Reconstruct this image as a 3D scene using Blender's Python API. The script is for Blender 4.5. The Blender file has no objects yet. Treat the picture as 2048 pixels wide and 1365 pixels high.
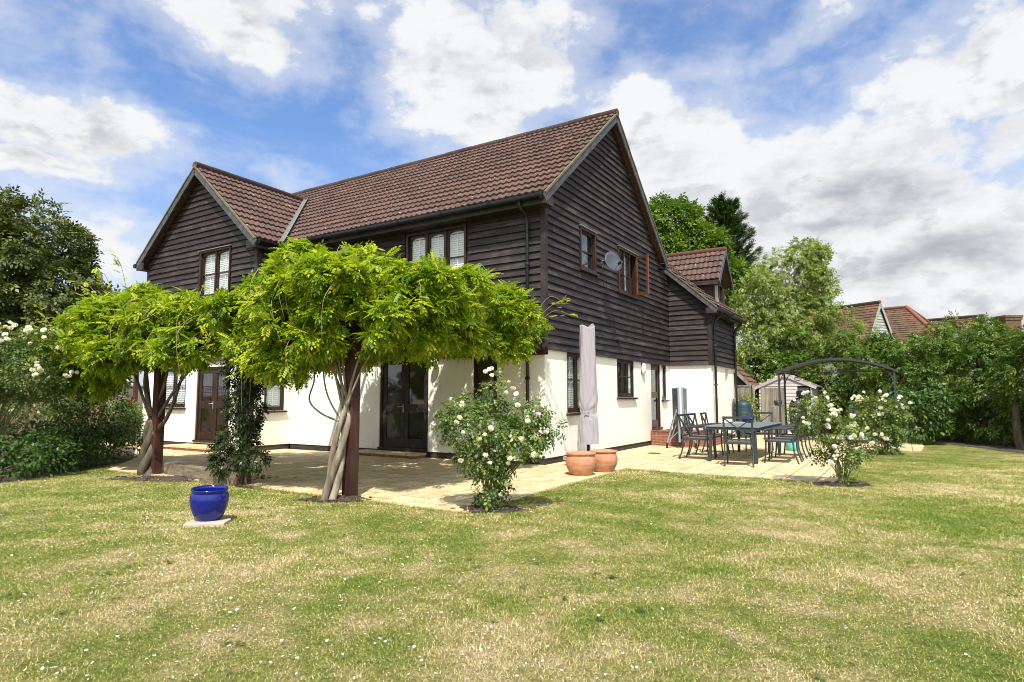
import bpy, math, random
import numpy as np
from mathutils import Vector, Matrix
R = math.radians
sc = bpy.context.scene
COL = sc.collection
random.seed(7)
rng = np.random.default_rng(11)

# ------------------------------------------------------------------ camera, sun, sky
cam = bpy.data.cameras.new('camera')
cam.sensor_width = 36.0
cam.lens = 21.92
cam.clip_end = 2000
cam.clip_start = 0.05
camo = bpy.data.objects.new('camera', cam)
camo.location = (0, 0, 1.32)
camo.rotation_euler = (R(90 + 5.197), 0, 0)
COL.objects.link(camo)
sc.camera = camo
sc.view_settings.view_transform = 'Standard'
sc.view_settings.look = 'None'
sc.view_settings.gamma = 1
sc.view_settings.exposure = 0.42
sc.cycles.max_bounces = 8
sc.cycles.filter_width = 1.0
sc.cycles.use_denoising = True
sc.cycles.transparent_max_bounces = 12

SUN_EL, SUN_AZ = R(56), R(181)                 # azimuth clockwise from +Y
sun = bpy.data.lights.new('sun', 'SUN')
sun.energy = 5.0
sun.angle = R(0.5)
sun.color = (1.0, 0.955, 0.88)
suno = bpy.data.objects.new('sun', sun)
sdir = Vector((math.sin(SUN_AZ) * math.cos(SUN_EL), math.cos(SUN_AZ) * math.cos(SUN_EL), math.sin(SUN_EL)))
suno.rotation_euler = (-sdir).to_track_quat('-Z', 'Y').to_euler()
suno.location = (5, -20, 30)
COL.objects.link(suno)


class NT:
    """tiny node-graph writer"""
    def __init__(s, tree): s.t = tree; s.n = tree.nodes; s.l = tree.links
    def new(s, kind, **kw):
        nd = s.n.new(kind)
        for k, v in kw.items(): setattr(nd, k, v)
        return nd
    def set(s, sock, v):
        if isinstance(v, bpy.types.NodeSocket): s.l.new(v, sock)
        elif isinstance(v, (tuple, list)):
            v = tuple(v)
            if sock.type == 'RGBA' and len(v) == 3: v = v + (1,)
            sock.default_value = v
        else: sock.default_value = v
    def math(s, op, a, b=None, c=None, clamp=False):
        nd = s.new('ShaderNodeMath', operation=op, use_clamp=clamp)
        s.set(nd.inputs[0], a)
        if b is not None: s.set(nd.inputs[1], b)
        if c is not None: s.set(nd.inputs[2], c)
        return nd.outputs[0]
    def vmath(s, op, a, b=None, scale=None):
        nd = s.new('ShaderNodeVectorMath', operation=op)
        s.set(nd.inputs[0], a)
        if b is not None: s.set(nd.inputs[1], b)
        if scale is not None: s.set(nd.inputs['Scale'], scale)
        return nd.outputs['Value'] if op in ('DOT_PRODUCT', 'LENGTH') else nd.outputs[0]
    def mix(s, f, a, b, blend='MIX'):
        nd = s.new('ShaderNodeMix', data_type='RGBA', blend_type=blend)
        s.set(nd.inputs[0], f); s.set(nd.inputs[6], a); s.set(nd.inputs[7], b)
        return nd.outputs[2]
    def noise(s, vec, scale, detail=3, rough=.55, out=0, dist=0.0):
        nd = s.new('ShaderNodeTexNoise')
        if vec is not None: s.l.new(vec, nd.inputs['Vector'])
        nd.inputs['Scale'].default_value = scale
        nd.inputs['Detail'].default_value = detail
        nd.inputs['Roughness'].default_value = rough
        nd.inputs['Distortion'].default_value = dist
        return nd.outputs[out]
    def ramp(s, f, stops, interp='LINEAR'):
        nd = s.new('ShaderNodeValToRGB')
        cr = nd.color_ramp; cr.interpolation = interp
        while len(cr.elements) < len(stops): cr.elements.new(.5)
        for e, (p, c) in zip(cr.elements, stops):
            e.position = p
            e.color = (c, c, c, 1) if not isinstance(c, (tuple, list)) else tuple(c) + (1,)
        s.set(nd.inputs[0], f)
        return nd.outputs[0]
    def smooth(s, v, lo, hi):
        nd = s.new('ShaderNodeMapRange', interpolation_type='SMOOTHSTEP')
        s.set(nd.inputs[0], v); nd.inputs[1].default_value = lo; nd.inputs[2].default_value = hi
        return nd.outputs[0]
    def map(s, vec, scale=(1, 1, 1), rot=(0, 0, 0), loc=(0, 0, 0)):
        nd = s.new('ShaderNodeMapping')
        s.l.new(vec, nd.inputs[0])
        nd.inputs['Scale'].default_value = scale; nd.inputs['Rotation'].default_value = rot
        nd.inputs['Location'].default_value = loc
        return nd.outputs[0]


def build_world():
    w = bpy.data.worlds.new('World'); sc.world = w; w.use_nodes = True
    w.node_tree.nodes.clear()
    g = NT(w.node_tree)
    out = g.new('ShaderNodeOutputWorld'); bg = g.new('ShaderNodeBackground')
    sky = g.new('ShaderNodeTexSky', sky_type='NISHITA')
    sky.sun_disc = False
    sky.sun_elevation = SUN_EL; sky.sun_rotation = SUN_AZ
    sky.air_density = 1.0; sky.dust_density = 0.6; sky.ozone_density = 1.0
    tc = g.new('ShaderNodeTexCoord')
    d = tc.outputs['Generated']
    # wind-drawn warp of the whole cloud field
    warp = g.noise(d, 4.5, 5, .6, out=1)
    warp = g.vmath('SCALE', g.vmath('SUBTRACT', warp, (.5, .5, .5)), scale=.15)
    dw = g.vmath('ADD', d, warp)
    def field(blobs, k=.62):
        cov = None
        for az, el, rx, rz, wgt, tilt in blobs:
            c = Vector((math.sin(az) * math.cos(el), math.cos(az) * math.cos(el), math.sin(el)))
            u = Vector((math.cos(az), -math.sin(az), 0)); v = u.cross(c)
            u2 = (u * math.cos(tilt) + v * math.sin(tilt)); v2 = (v * math.cos(tilt) - u * math.sin(tilt))
            a = g.math('SUBTRACT', g.vmath('DOT_PRODUCT', dw, tuple(u2 / rx)), c.dot(u2) / rx)
            b = g.math('SUBTRACT', g.vmath('DOT_PRODUCT', dw, tuple(v2 / rz)), c.dot(v2) / rz)
            r2 = g.math('ADD', g.math('MULTIPLY', a, a), g.math('MULTIPLY', b, b))
            front = g.math('GREATER_THAN', g.vmath('DOT_PRODUCT', d, tuple(c)), 0.3)
            m = g.math('MULTIPLY', g.math('SUBTRACT', 1.0, g.math('MULTIPLY', g.math('SQRT', r2), k)), wgt)
            m = g.math('MULTIPLY', m, front)
            cov = m if cov is None else g.math('MAXIMUM', cov, m)
        return cov
    # azimuth, elevation, half width, half height, weight, tilt
    cov = field([(.50, .315, .37, .115, 1.0, .10), (.25, .36, .16, .14, 1.1, 0), (.66, .40, .22, .125, 1.0, .25),
                 (.54, .19, .46, .13, 1.15, 0), (.62, .08, .4, .08, 1.0, 0), (.45, .27, .3, .1, 1.1, 0), (.21, .47, .08, .07, .55, 0), (-.055, .505, .18, .14, 1.1, .15),
                 (-.43, .515, .15, .085, 1.0, -.1), (-.33, .50, .055, .06, .6, 0), (-.655, .345, .15, .058, 1.1, -.15),
                 (-.68, .295, .17, .035, .95, 0), (-.58, .20, .14, .06, .75, 0), (-.3, .2, .12, .05, .6, 0), (-.62, .262, .11, .022, .5, 0),
                 (.455, .50, .12, .03, .62, .45), (-.34, .325, .06, .022, .45, 0), (-.23, .393, .05, .022, .4, -.2),
                 (-.488, .435, .08, .024, .5, -.3), (.12, .545, .06, .06, .4, 0), (-.14, .26, .09, .04, .55, 0),
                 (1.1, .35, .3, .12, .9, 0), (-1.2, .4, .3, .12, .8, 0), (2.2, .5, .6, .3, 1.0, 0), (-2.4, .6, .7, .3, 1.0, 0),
                 (3.14, .45, 1.0, .45, 1.15, 0), (2.8, .9, .4, .2, .9, 0), (-1.89, .35, .9, .4, 1.2, 0), (.0, .12, .4, .05, .6, 0), (-.8, .1, .25, .05, .6, 0), (.8, .1, .3, .05, .9, 0)])  # clouds behind the camera are unseen, added for fill and white pane reflections
    shade = field([(.535, .300, .24, .06, 1.0, .1), (.46, .255, .22, .04, 1.0, 0), (.60, .175, .28, .05, .95, 0), (.42, .33, .12, .05, .7, 0), (.27, .345, .11, .06, .85, 0), (.27, .24, .1, .04, .7, 0),
                   (-.65, .287, .12, .018, .85, 0), (-.05, .49, .11, .06, .75, 0), (.66, .32, .13, .05, .9, 0), (.42, .12, .2, .03, .6, 0), (.3, .25, .1, .03, .7, 0)], .75)
    cov = g.math('MAXIMUM', cov, 0.0)
    sep = g.new('ShaderNodeSeparateXYZ'); g.l.new(d, sep.inputs[0])
    f1 = g.noise(g.map(d, (1, 1, 1.8)), 7.0, 9, .6)
    f3 = g.noise(d, 19.0, 6, .6)
    f2 = g.noise(g.map(d, (1, 1, 2.4), loc=(3, 1, 2)), 3.2, 5, .55)
    dens = g.math('ADD', cov, g.math('ADD', g.math('MULTIPLY', g.math('SUBTRACT', f1, .5), 1.2), g.math('MULTIPLY', g.math('SUBTRACT', f3, .5), .36)))
    mask = g.math('MAXIMUM', g.smooth(dens, .42, .70), g.math('MULTIPLY', g.smooth(dens, .15, .6), .5))
    # cirrus veil
    ci = g.noise(g.map(d, (1.2, 1.2, 3.0), rot=(.2, .15, .3)), 3.6, 8, .6, dist=.25)
    ci = g.math('MULTIPLY', g.smooth(ci, .42, .78), .46)
    mask = g.math('MAXIMUM', mask, ci)
    # cloud body: white tops, soft grey undersides
    lit = g.noise(g.map(d, (1, 1, 2.2), loc=(1.3, .4, -.05)), 6.5, 7, .6)
    thick = g.smooth(dens, .45, .95)
    grey = g.smooth(g.math('ADD', shade, g.math('MULTIPLY', g.math('SUBTRACT', lit, .5), 2.3)), .28, 1.12)
    up = g.noise(g.map(g.vmath('ADD', d, (0, 0, .045)), (1, 1, 1.8)), 7.0, 9, .6)
    under = g.math('MULTIPLY', g.smooth(g.math('SUBTRACT', up, f1), -.03, .14), .72)
    grey = g.math('MAXIMUM', grey, under)
    grey = g.math('MULTIPLY', g.math('MAXIMUM', grey, g.math('MULTIPLY', g.smooth(f2, .5, .7), .22)), thick)
    ccol = g.mix(grey, (5.8, 5.85, 5.95), (2.9, 3.05, 3.35))
    # the air near the horizon whitens the blue
    low = g.smooth(sep.outputs[2], .42, .0)
    blue = g.mix(1.0, sky.outputs[0], (.52, .88, 1.28), 'MULTIPLY')
    blue = g.mix(.12, blue, (4.8, 5.2, 5.9))
    blue = g.mix(g.math('MULTIPLY', low, .85), blue, (4.15, 4.5, 4.95))
    # unseen clouds towards the sun, brightened to add fill on the house fronts
    sun_side_fill = g.math('ADD', 1.0, g.math('MULTIPLY', g.smooth(g.vmath('DOT_PRODUCT', d, tuple(sdir)), .1, .95), 1.1))
    ccol = g.vmath('SCALE', ccol, scale=sun_side_fill)
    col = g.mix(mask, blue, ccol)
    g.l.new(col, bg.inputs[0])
    bg.inputs[1].default_value = 0.12
    g.l.new(bg.outputs[0], out.inputs[0])


build_world()

# ------------------------------------------------------------------ frames and helpers
PHI = R(58.0)
CA = Vector((math.cos(PHI), math.sin(PHI), 0))       # along the gable wall, away from the corner
CB = Vector((-math.sin(PHI), math.cos(PHI), 0))      # along the long front, away from the corner
CORNER = Vector((0.6415, 12.2263, 0))


def HW(a, b, z=0.0):
    return CORNER + CA * a + CB * b + Vector((0, 0, z))


def tag(o, label=None, cat=None, group=None, kind=None):
    if label: o['label'] = label
    if cat: o['category'] = cat
    if group: o['group'] = group
    if kind: o['kind'] = kind
    return o


def thing(name, label, cat, loc=(0, 0, 0), rz=0.0, group=None):
    o = bpy.data.objects.new(name, None)
    COL.objects.link(o)
    o.location = loc; o.rotation_euler = (0, 0, rz); o.empty_display_size = .2
    return tag(o, label, cat, group)


def mesh_np(name, V, F, mat, parent=None, rnd=None, smooth=False):
    V = np.asarray(V, dtype=np.float32).reshape(-1, 3); F = np.asarray(F, dtype=np.int32)
    n, k = F.shape
    me = bpy.data.meshes.new(name)
    me.vertices.add(len(V)); me.vertices.foreach_set('co', V.ravel())
    me.loops.add(n * k); me.loops.foreach_set('vertex_index', F.ravel())
    me.polygons.add(n)
    me.polygons.foreach_set('loop_start', np.arange(0, n * k, k, dtype=np.int32))
    me.polygons.foreach_set('loop_total', np.full(n, k, dtype=np.int32))
    if smooth: me.polygons.foreach_set('use_smooth', np.ones(n, dtype=bool))
    if rnd is not None:
        at = me.attributes.new('rnd', 'FLOAT', 'FACE'); at.data.foreach_set('value', np.asarray(rnd, dtype=np.float32))
    me.update(calc_edges=True)
    me.materials.append(mat)
    o = bpy.data.objects.new(name, me); COL.objects.link(o)
    if parent: o.parent = parent
    return o


class MB:
    """collects faces, then links them as one mesh object"""
    def __init__(s): s.v = []; s.f = []; s.r = []; s.s = []
    def face(s, pts, rnd=.5, sm=False):
        i = len(s.v); s.v += [tuple(p) for p in pts]; s.f.append(tuple(range(i, i + len(pts)))); s.r.append(rnd); s.s.append(sm)
    def hexa(s, p, rnd=.5):
        """eight corners: four bottom (ccw), four top"""
        i = len(s.v); s.v += [tuple(q) for q in p]
        for q in ((0, 3, 2, 1), (4, 5, 6, 7), (0, 1, 5, 4), (1, 2, 6, 5), (2, 3, 7, 6), (3, 0, 4, 7)):
            s.f.append(tuple(i + k for k in q)); s.r.append(rnd); s.s.append(False)
    def box(s, x0, x1, y0, y1, z0, z1, rnd=.5, M=None):
        p = [Vector(q) for q in ((x0, y0, z0), (x1, y0, z0), (x1, y1, z0), (x0, y1, z0), (x0, y0, z1), (x1, y0, z1), (x1, y1, z1), (x0, y1, z1))]
        if M is not None: p = [M @ q for q in p]
        s.hexa(p, rnd)
    def beam(s, p0, p1, w, h, up=(0, 0, 1), rnd=.5):
        p0 = Vector(p0); p1 = Vector(p1); d = (p1 - p0).normalized(); up = Vector(up)
        sd = d.cross(up)
        if sd.length < 1e-4: sd = d.cross(Vector((1, 0, 0)))
        sd.normalize(); u = sd.cross(d).normalized()
        a = sd * w / 2; c = u * h / 2
        s.hexa([p0 - a - c, p1 - a - c, p1 + a - c, p0 + a - c, p0 - a + c, p1 - a + c, p1 + a + c, p0 + a + c], rnd)
    def tube(s, pts, rad, n=8, cap=True, rnd=.5):
        pts = [Vector(p) for p in pts]
        if not isinstance(rad, (list, tuple)): rad = [rad] * len(pts)
        base = len(s.v); ref = None
        for i, p in enumerate(pts):
            d = (pts[min(i + 1, len(pts) - 1)] - pts[max(i - 1, 0)]).normalized()
            if ref is None:
                ref = d.cross(Vector((0, 0, 1)))
                if ref.length < .05: ref = d.cross(Vector((1, 0, 0)))
            ref = (ref - d * ref.dot(d)).normalized(); b = d.cross(ref)
            for k in range(n):
                t = 2 * math.pi * k / n
                s.v.append(tuple(p + (ref * math.cos(t) + b * math.sin(t)) * rad[i]))
        for i in range(len(pts) - 1):
            for k in range(n):
                k2 = (k + 1) % n
                s.f.append((base + i * n + k, base + i * n + k2, base + (i + 1) * n + k2, base + (i + 1) * n + k)); s.r.append(rnd); s.s.append(True)
        if cap:
            s.f.append(tuple(base + k for k in range(n))); s.r.append(rnd); s.s.append(False)
            e = base + (len(pts) - 1) * n
            s.f.append(tuple(e + k for k in range(n))); s.r.append(rnd); s.s.append(False)
    def lathe(s, prof, n=32, o=(0, 0, 0), rnd=.5, sx=1, sy=1, sm=True):
        base = len(s.v); o = Vector(o)
        for r, z in prof:
            for k in range(n):
                t = 2 * math.pi * k / n
                s.v.append((o.x + r * sx * math.cos(t), o.y + r * sy * math.sin(t), o.z + z))
        for i in range(len(prof) - 1):
            for k in range(n):
                k2 = (k + 1) % n
                s.f.append((base + i * n + k, base + i * n + k2, base + (i + 1) * n + k2, base + (i + 1) * n + k)); s.r.append(rnd); s.s.append(sm)
    def build(s, name, mat, parent=None, label=None, bevel=0.0):
        me = bpy.data.meshes.new(name); me.from_pydata(s.v, [], s.f)
        me.polygons.foreach_set('use_smooth', np.array(s.s, dtype=bool))
        at = me.attributes.new('rnd', 'FLOAT', 'FACE'); at.data.foreach_set('value', np.array(s.r, dtype=np.float32))
        me.materials.append(mat); me.update()
        o = bpy.data.objects.new(name, me); COL.objects.link(o)
        if parent: o.parent = parent
        if label: o['label'] = label
        if bevel:
            m = o.modifiers.new('bevel', 'BEVEL'); m.width = bevel; m.segments = 2; m.limit_method = 'ANGLE'; m.angle_limit = R(40)
        return o


def copy_tree(o, parent=None):
    c = o.copy(); COL.objects.link(c)
    if parent: c.parent = parent
    for ch in list(o.children): copy_tree(ch, c)
    return c


def spline(pts, n=6):
    """Catmull-Rom through the points"""
    P = [Vector(p) for p in pts]; P = [P[0] * 2 - P[1]] + P + [P[-1] * 2 - P[-2]]
    out = []
    for i in range(1, len(P) - 2):
        for k in range(n):
            t = k / n
            out.append(.5 * ((2 * P[i]) + (P[i + 1] - P[i - 1]) * t + (2 * P[i - 1] - 5 * P[i] + 4 * P[i + 1] - P[i + 2]) * t * t
                             + (3 * P[i] - P[i - 1] - 3 * P[i + 1] + P[i + 2]) * t ** 3))
    out.append(P[-2])
    return out


# ------------------------------------------------------------------ materials
def mat_new(name):
    m = bpy.data.materials.new(name); m.use_nodes = True
    g = NT(m.node_tree); p = g.n['Principled BSDF']
    return m, g, p


def attr(g, name='rnd'):
    return g.new('ShaderNodeAttribute', attribute_name=name).outputs['Fac']


def obco(g): return g.new('ShaderNodeTexCoord').outputs['Object']


def pos(g): return g.new('ShaderNodeNewGeometry').outputs['Position']


def bump(g, p, h, strength=.3, dist=.01):
    b = g.new('ShaderNodeBump'); b.inputs['Strength'].default_value = strength; b.inputs['Distance'].default_value = dist
    g.l.new(h, b.inputs['Height']); g.l.new(b.outputs[0], p.inputs['Normal'])


def simple(name, col, rough=.6, metal=0.0, var=.15, scale=8, bumps=.15, spec=.5):
    m, g, p = mat_new(name)
    o = obco(g)
    n = g.noise(o, scale, 5, .6)
    c = g.mix(n, tuple(x * (1 - var) for x in col), tuple(min(x * (1 + var), 1) for x in col))
    g.l.new(c, p.inputs['Base Color'])
    p.inputs['Roughness'].default_value = rough; p.inputs['Metallic'].default_value = metal
    p.inputs['Specular IOR Level'].default_value = spec
    if bumps: bump(g, p, g.noise(o, scale * 6, 4), bumps, .004)
    return m


def wood_boards(name, dark, light, stretch=(1.2, 1.2, 34), rough=.62, silver=(.12, .11, .115), silver_amt=.6):
    m, g, p = mat_new(name)
    o = obco(g); r = attr(g)
    off = g.new('ShaderNodeCombineXYZ'); g.l.new(g.math('MULTIPLY', r, 37.0), off.inputs[0]); g.l.new(g.math('MULTIPLY', r, 11.0), off.inputs[1])
    v = g.map(g.vmath('ADD', o, off.outputs[0]), stretch)
    n = g.noise(v, 1.0, 7, .65); n2 = g.noise(g.vmath('ADD', o, off.outputs[0]), 1.7, 4, .6)
    c = g.mix(g.smooth(n, .3, .72), dark, light)
    c = g.mix(g.math('MULTIPLY', g.smooth(g.math('ADD', g.math('MULTIPLY', n2, .6), g.math('MULTIPLY', n, .5)), .5, .78), silver_amt), c, silver)
    c = g.mix(1.0, c, g.ramp(r, [(0, .78), (1, 1.25)]), 'MULTIPLY')
    g.l.new(c, p.inputs['Base Color'])
    p.inputs['Roughness'].default_value = rough
    p.inputs['Specular IOR Level'].default_value = .35
    bump(g, p, n, .5, .006)
    return m


def leaf_mat(name, dark, mid, light, trans=.35, rough=.5):
    m, g, p = mat_new(name)
    r = attr(g)
    c = g.ramp(r, [(0, dark), (.55, mid), (1, light)])
    g.l.new(c, p.inputs['Base Color'])
    p.inputs['Roughness'].default_value = rough; p.inputs['Specular IOR Level'].default_value = .35
    tr = g.new('ShaderNodeBsdfTranslucent')
    g.l.new(g.mix(1.0, c, (1.25, 1.3, .55), 'MULTIPLY'), tr.inputs[0])
    mx = g.new('ShaderNodeMixShader'); mx.inputs[0].default_value = trans
    g.l.new(p.outputs[0], mx.inputs[1]); g.l.new(tr.outputs[0], mx.inputs[2])
    g.l.new(mx.outputs[0], g.n['Material Output'].inputs[0])
    return m


def render_mat():
    m, g, p = mat_new('cream_render')
    o = obco(g)
    n = g.noise(o, 1.6, 6, .62)
    c = g.mix(g.smooth(n, .3, .75), (.80, .775, .68), (.85, .835, .76))
    st = g.noise(g.map(o, (9, 9, .7)), 1.0, 5, .6)
    c = g.mix(g.math('MULTIPLY', g.smooth(st, .5, .8), .28), c, (.55, .52, .42))
    sp = g.new('ShaderNodeSeparateXYZ'); g.l.new(o, sp.inputs[0])
    splash = g.math('MULTIPLY', g.smooth(g.math('ADD', sp.outputs[2], g.math('MULTIPLY', n, .45)), .72, .2), .34)
    c = g.mix(splash, c, (.50, .46, .34))
    g.l.new(c, p.inputs['Base Color']); p.inputs['Roughness'].default_value = .88
    bump(g, p, g.noise(o, 60, 4), .12, .004)
    return m


def tile_mat(name='roof_tile'):
    m, g, p = mat_new(name)
    o = obco(g); r = attr(g)
    c = g.ramp(r, [(0, (.076, .043, .034)), (.35, (.098, .056, .044)), (.7, (.114, .064, .050)), (.97, (.132, .072, .054)), (1, (.20, .085, .05))])
    n = g.noise(o, 2.3, 6, .65)
    c = g.mix(g.math('MULTIPLY', g.smooth(n, .42, .72), .5), c, (.06, .045, .04))
    sp = g.noise(o, 19, 3, .6)
    c = g.mix(g.smooth(sp, .64, .70), c, (.42, .35, .29))
    sp2 = g.noise(g.vmath('ADD', o, (5, 2, 1)), 5, 6, .7)
    c = g.mix(g.math('MULTIPLY', g.smooth(sp2, .58, .72), .45), c, (.20, .16, .09))
    g.l.new(c, p.inputs['Base Color']); p.inputs['Roughness'].default_value = .75
    p.inputs['Specular IOR Level'].default_value = .3
    bump(g, p, g.noise(o, 70, 4), .3, .004)
    return m


def brick_mat(name, c1, c2, mortar, scale=1.0, bw=.225, bh=.075, axis='xz'):
    m, g, p = mat_new(name)
    o = obco(g)
    s = g.new('ShaderNodeSeparateXYZ'); g.l.new(o, s.inputs[0])
    cb = g.new('ShaderNodeCombineXYZ')
    g.l.new(g.math('ADD', s.outputs[0], s.outputs[1]), cb.inputs[0]); g.l.new(s.outputs[2], cb.inputs[1])
    b = g.new('ShaderNodeTexBrick'); g.l.new(cb.outputs[0], b.inputs['Vector'])
    b.inputs['Color1'].default_value = c1 + (1,); b.inputs['Color2'].default_value = c2 + (1,); b.inputs['Mortar'].default_value = mortar + (1,)
    b.inputs['Scale'].default_value = 1; b.inputs['Mortar Size'].default_value = .006
    b.inputs['Brick Width'].default_value = bw; b.inputs['Row Height'].default_value = bh
    n = g.noise(o, 14, 5, .65)
    c = g.mix(1.0, b.outputs[0], g.ramp(n, [(.25, .55), (.75, 1.35)]), 'MULTIPLY')
    g.l.new(c, p.inputs['Base Color']); p.inputs['Roughness'].default_value = .85
    bump(g, p, g.math('SUBTRACT', g.math('MULTIPLY', n, .3), b.outputs['Fac']), .5, .006)
    return m


def glass_mat():
    m, g, p = mat_new('window_glass')
    g.n.remove(p)
    t = g.new('ShaderNodeBsdfTransparent'); t.inputs[0].default_value = (.94, .96, .95, 1)
    gl = g.new('ShaderNodeBsdfGlossy'); gl.inputs['Roughness'].default_value = .015; gl.inputs[0].default_value = (.95, .97, 1, 1)
    fr = g.new('ShaderNodeFresnel'); fr.inputs[0].default_value = 1.55
    mx = g.new('ShaderNodeMixShader'); front = g.math('SUBTRACT', 1.0, g.new('ShaderNodeNewGeometry').outputs['Backfacing'])
    g.l.new(g.math('MULTIPLY', g.math('MULTIPLY', fr.outputs[0], front), 2.2, clamp=True), mx.inputs[0])
    g.l.new(t.outputs[0], mx.inputs[1]); g.l.new(gl.outputs[0], mx.inputs[2])
    g.l.new(mx.outputs[0], g.n['Material Output'].inputs[0])
    return m


def lawn_colour(g, vec):
    """dry straw patches in green turf, as the lawn itself is coloured"""
    big = g.noise(vec, .5, 4, .6); mid = g.noise(g.vmath('ADD', vec, (7, 3, 0)), 2.1, 6, .68)
    s = g.new('ShaderNodeSeparateXYZ'); g.l.new(vec, s.inputs[0])
    dry = g.math('MULTIPLY', g.math('SUBTRACT', g.smooth(s.outputs[1], 7.0, 2.5), .48), .07)     # the open middle of the lawn is the driest
    return g.math('ADD', dry, g.math('ADD', g.math('MULTIPLY', big, .70), g.math('SUBTRACT', g.math('MULTIPLY', mid, .68), .10)))


def lawn_mat():
    m, g, p = mat_new('lawn_turf')
    v = pos(g)
    k = lawn_colour(g, v)
    c = g.ramp(k, [(.44, (.125, .175, .030)), (.56, (.21, .225, .055)), (.64, (.33, .28, .11)), (.74, (.43, .34, .18))])
    fine = g.noise(v, 42, 5, .75)
    f2 = g.noise(g.vmath('ADD', v, (2, 9, 0)), 11, 4, .7)
    c = g.mix(1.0, c, g.ramp(fine, [(.3, .35), (.7, 1.55)]), 'MULTIPLY')
    c = g.mix(1.0, c, g.ramp(f2, [(.3, .72), (.7, 1.25)]), 'MULTIPLY')
    g.l.new(c, p.inputs['Base Color']); p.inputs['Roughness'].default_value = .9
    p.inputs['Specular IOR Level'].default_value = .1
    bump(g, p, fine, 1.0, .04)
    return m


def blade_mat():
    m, g, p = mat_new('grass_blade')
    v = pos(g)
    k = lawn_colour(g, v); r = attr(g)
    kk = g.math('ADD', k, g.math('MULTIPLY', g.math('SUBTRACT', r, .46), .30))
    c = g.ramp(kk, [(.36, (.17, .255, .030)), (.50, (.26, .315, .052)), (.58, (.38, .375, .105)), (.66, (.57, .475, .21)), (.78, (.76, .62, .36))])
    g.l.new(c, p.inputs['Base Color']); p.inputs['Roughness'].default_value = .6; p.inputs['Specular IOR Level'].default_value = .2
    tr = g.new('ShaderNodeBsdfTranslucent'); g.l.new(c, tr.inputs[0])
    mx = g.new('ShaderNodeMixShader'); mx.inputs[0].default_value = .3
    g.l.new(p.outputs[0], mx.inputs[1]); g.l.new(tr.outputs[0], mx.inputs[2]); g.l.new(mx.outputs[0], g.n['Material Output'].inputs[0])
    return m


def patio_mat():
    m, g, p = mat_new('sandstone_paving')
    o = obco(g)
    b = g.new('ShaderNodeTexBrick'); g.l.new(g.map(o, loc=(.1, .22, 0)), b.inputs['Vector'])
    b.offset = .5
    b.inputs['Color1'].default_value = (.60, .475, .265, 1); b.inputs['Color2'].default_value = (.70, .56, .325, 1); b.inputs['Mortar'].default_value = (.24, .185, .11, 1)
    b.inputs['Scale'].default_value = 1; b.inputs['Mortar Size'].default_value = .009
    b.inputs['Brick Width'].default_value = .60; b.inputs['Row Height'].default_value = .45
    n = g.noise(o, 3.1, 6, .65); n2 = g.noise(o, 24, 5, .65)
    c = g.mix(1.0, b.outputs[0], g.ramp(n, [(.28, (.62, .60, .56)), (.72, (1.2, 1.18, 1.14))]), 'MULTIPLY')
    c = g.mix(1.0, c, g.ramp(n2, [(.3, .85), (.7, 1.12)]), 'MULTIPLY')
    g.l.new(c, p.inputs['Base Color']); p.inputs['Roughness'].default_value = .82
    bump(g, p, g.math('SUBTRACT', g.math('MULTIPLY', n2, .25), b.outputs['Fac']), .5, .008)
    return m


def terracotta_mat():
    m, g, p = mat_new('terracotta')
    o = obco(g)
    n = g.noise(g.map(o, (1, 1, 3)), 5, 6, .65); n2 = g.noise(g.vmath('ADD', o, (3, 1, 2)), 9, 6, .7)
    c = g.ramp(n, [(.25, (.30, .12, .06)), (.5, (.45, .205, .11)), (.75, (.52, .27, .155))])
    c = g.mix(g.math('MULTIPLY', g.smooth(n2, .52, .72), .55), c, (.56, .44, .34))
    c = g.mix(g.math('MULTIPLY', g.smooth(n2, .42, .28), .5), c, (.20, .10, .06))
    g.l.new(c, p.inputs['Base Color']); p.inputs['Roughness'].default_value = .88
    bump(g, p, g.noise(g.map(o, (1, 1, 14)), 6, 4), .25, .006)
    return m


def far_tile():
    m, g, p = mat_new('old_clay_tile')
    o = obco(g); r = attr(g)
    c = g.ramp(r, [(0, (.085, .046, .03)), (.6, (.125, .06, .038)), (1, (.20, .085, .05))])
    n = g.noise(o, 1.3, 6, .7); n2 = g.noise(o, 5, 5, .7)
    c = g.mix(g.smooth(n, .42, .68), c, (.085, .075, .03))
    c = g.mix(1.0, c, g.ramp(n2, [(.3, .45), (.7, 1.6)]), 'MULTIPLY')
    g.l.new(c, p.inputs['Base Color']); p.inputs['Roughness'].default_value = .9
    bump(g, p, n2, .6, .03)
    return m


M = {}
M['render'] = render_mat()
M['board'] = wood_boards('black_weatherboard', (.011, .0078, .0074), (.036, .0245, .023), silver=(.115, .094, .095), silver_amt=.56)
M['trim'] = wood_boards('black_trim', (.016, .011, .010), (.034, .022, .019), stretch=(3, 3, 3), silver_amt=.25)
M['barge'] = wood_boards('weathered_bargeboard', (.045, .045, .052), (.09, .09, .10), stretch=(6, 6, 6), silver=(.15, .15, .165), silver_amt=.5)
M['frame'] = wood_boards('dark_brown_joinery', (.020, .010, .007), (.042, .020, .013), stretch=(9, 9, 2), silver_amt=.0, rough=.4)
M['orange_wood'] = wood_boards('varnished_hardwood', (.085, .03, .012), (.17, .06, .022), stretch=(9, 9, 2), silver_amt=.0, rough=.35)
M['white'] = simple('white_paint', (.82, .83, .84), .45, var=.04)
M['tile'] = tile_mat()
M['mortar'] = simple('mossy_mortar', (.14, .118, .07), .9, var=.5, scale=5)
M['lead'] = simple('grey_lead', (.19, .18, .165), .6, var=.3, scale=5)
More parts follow.
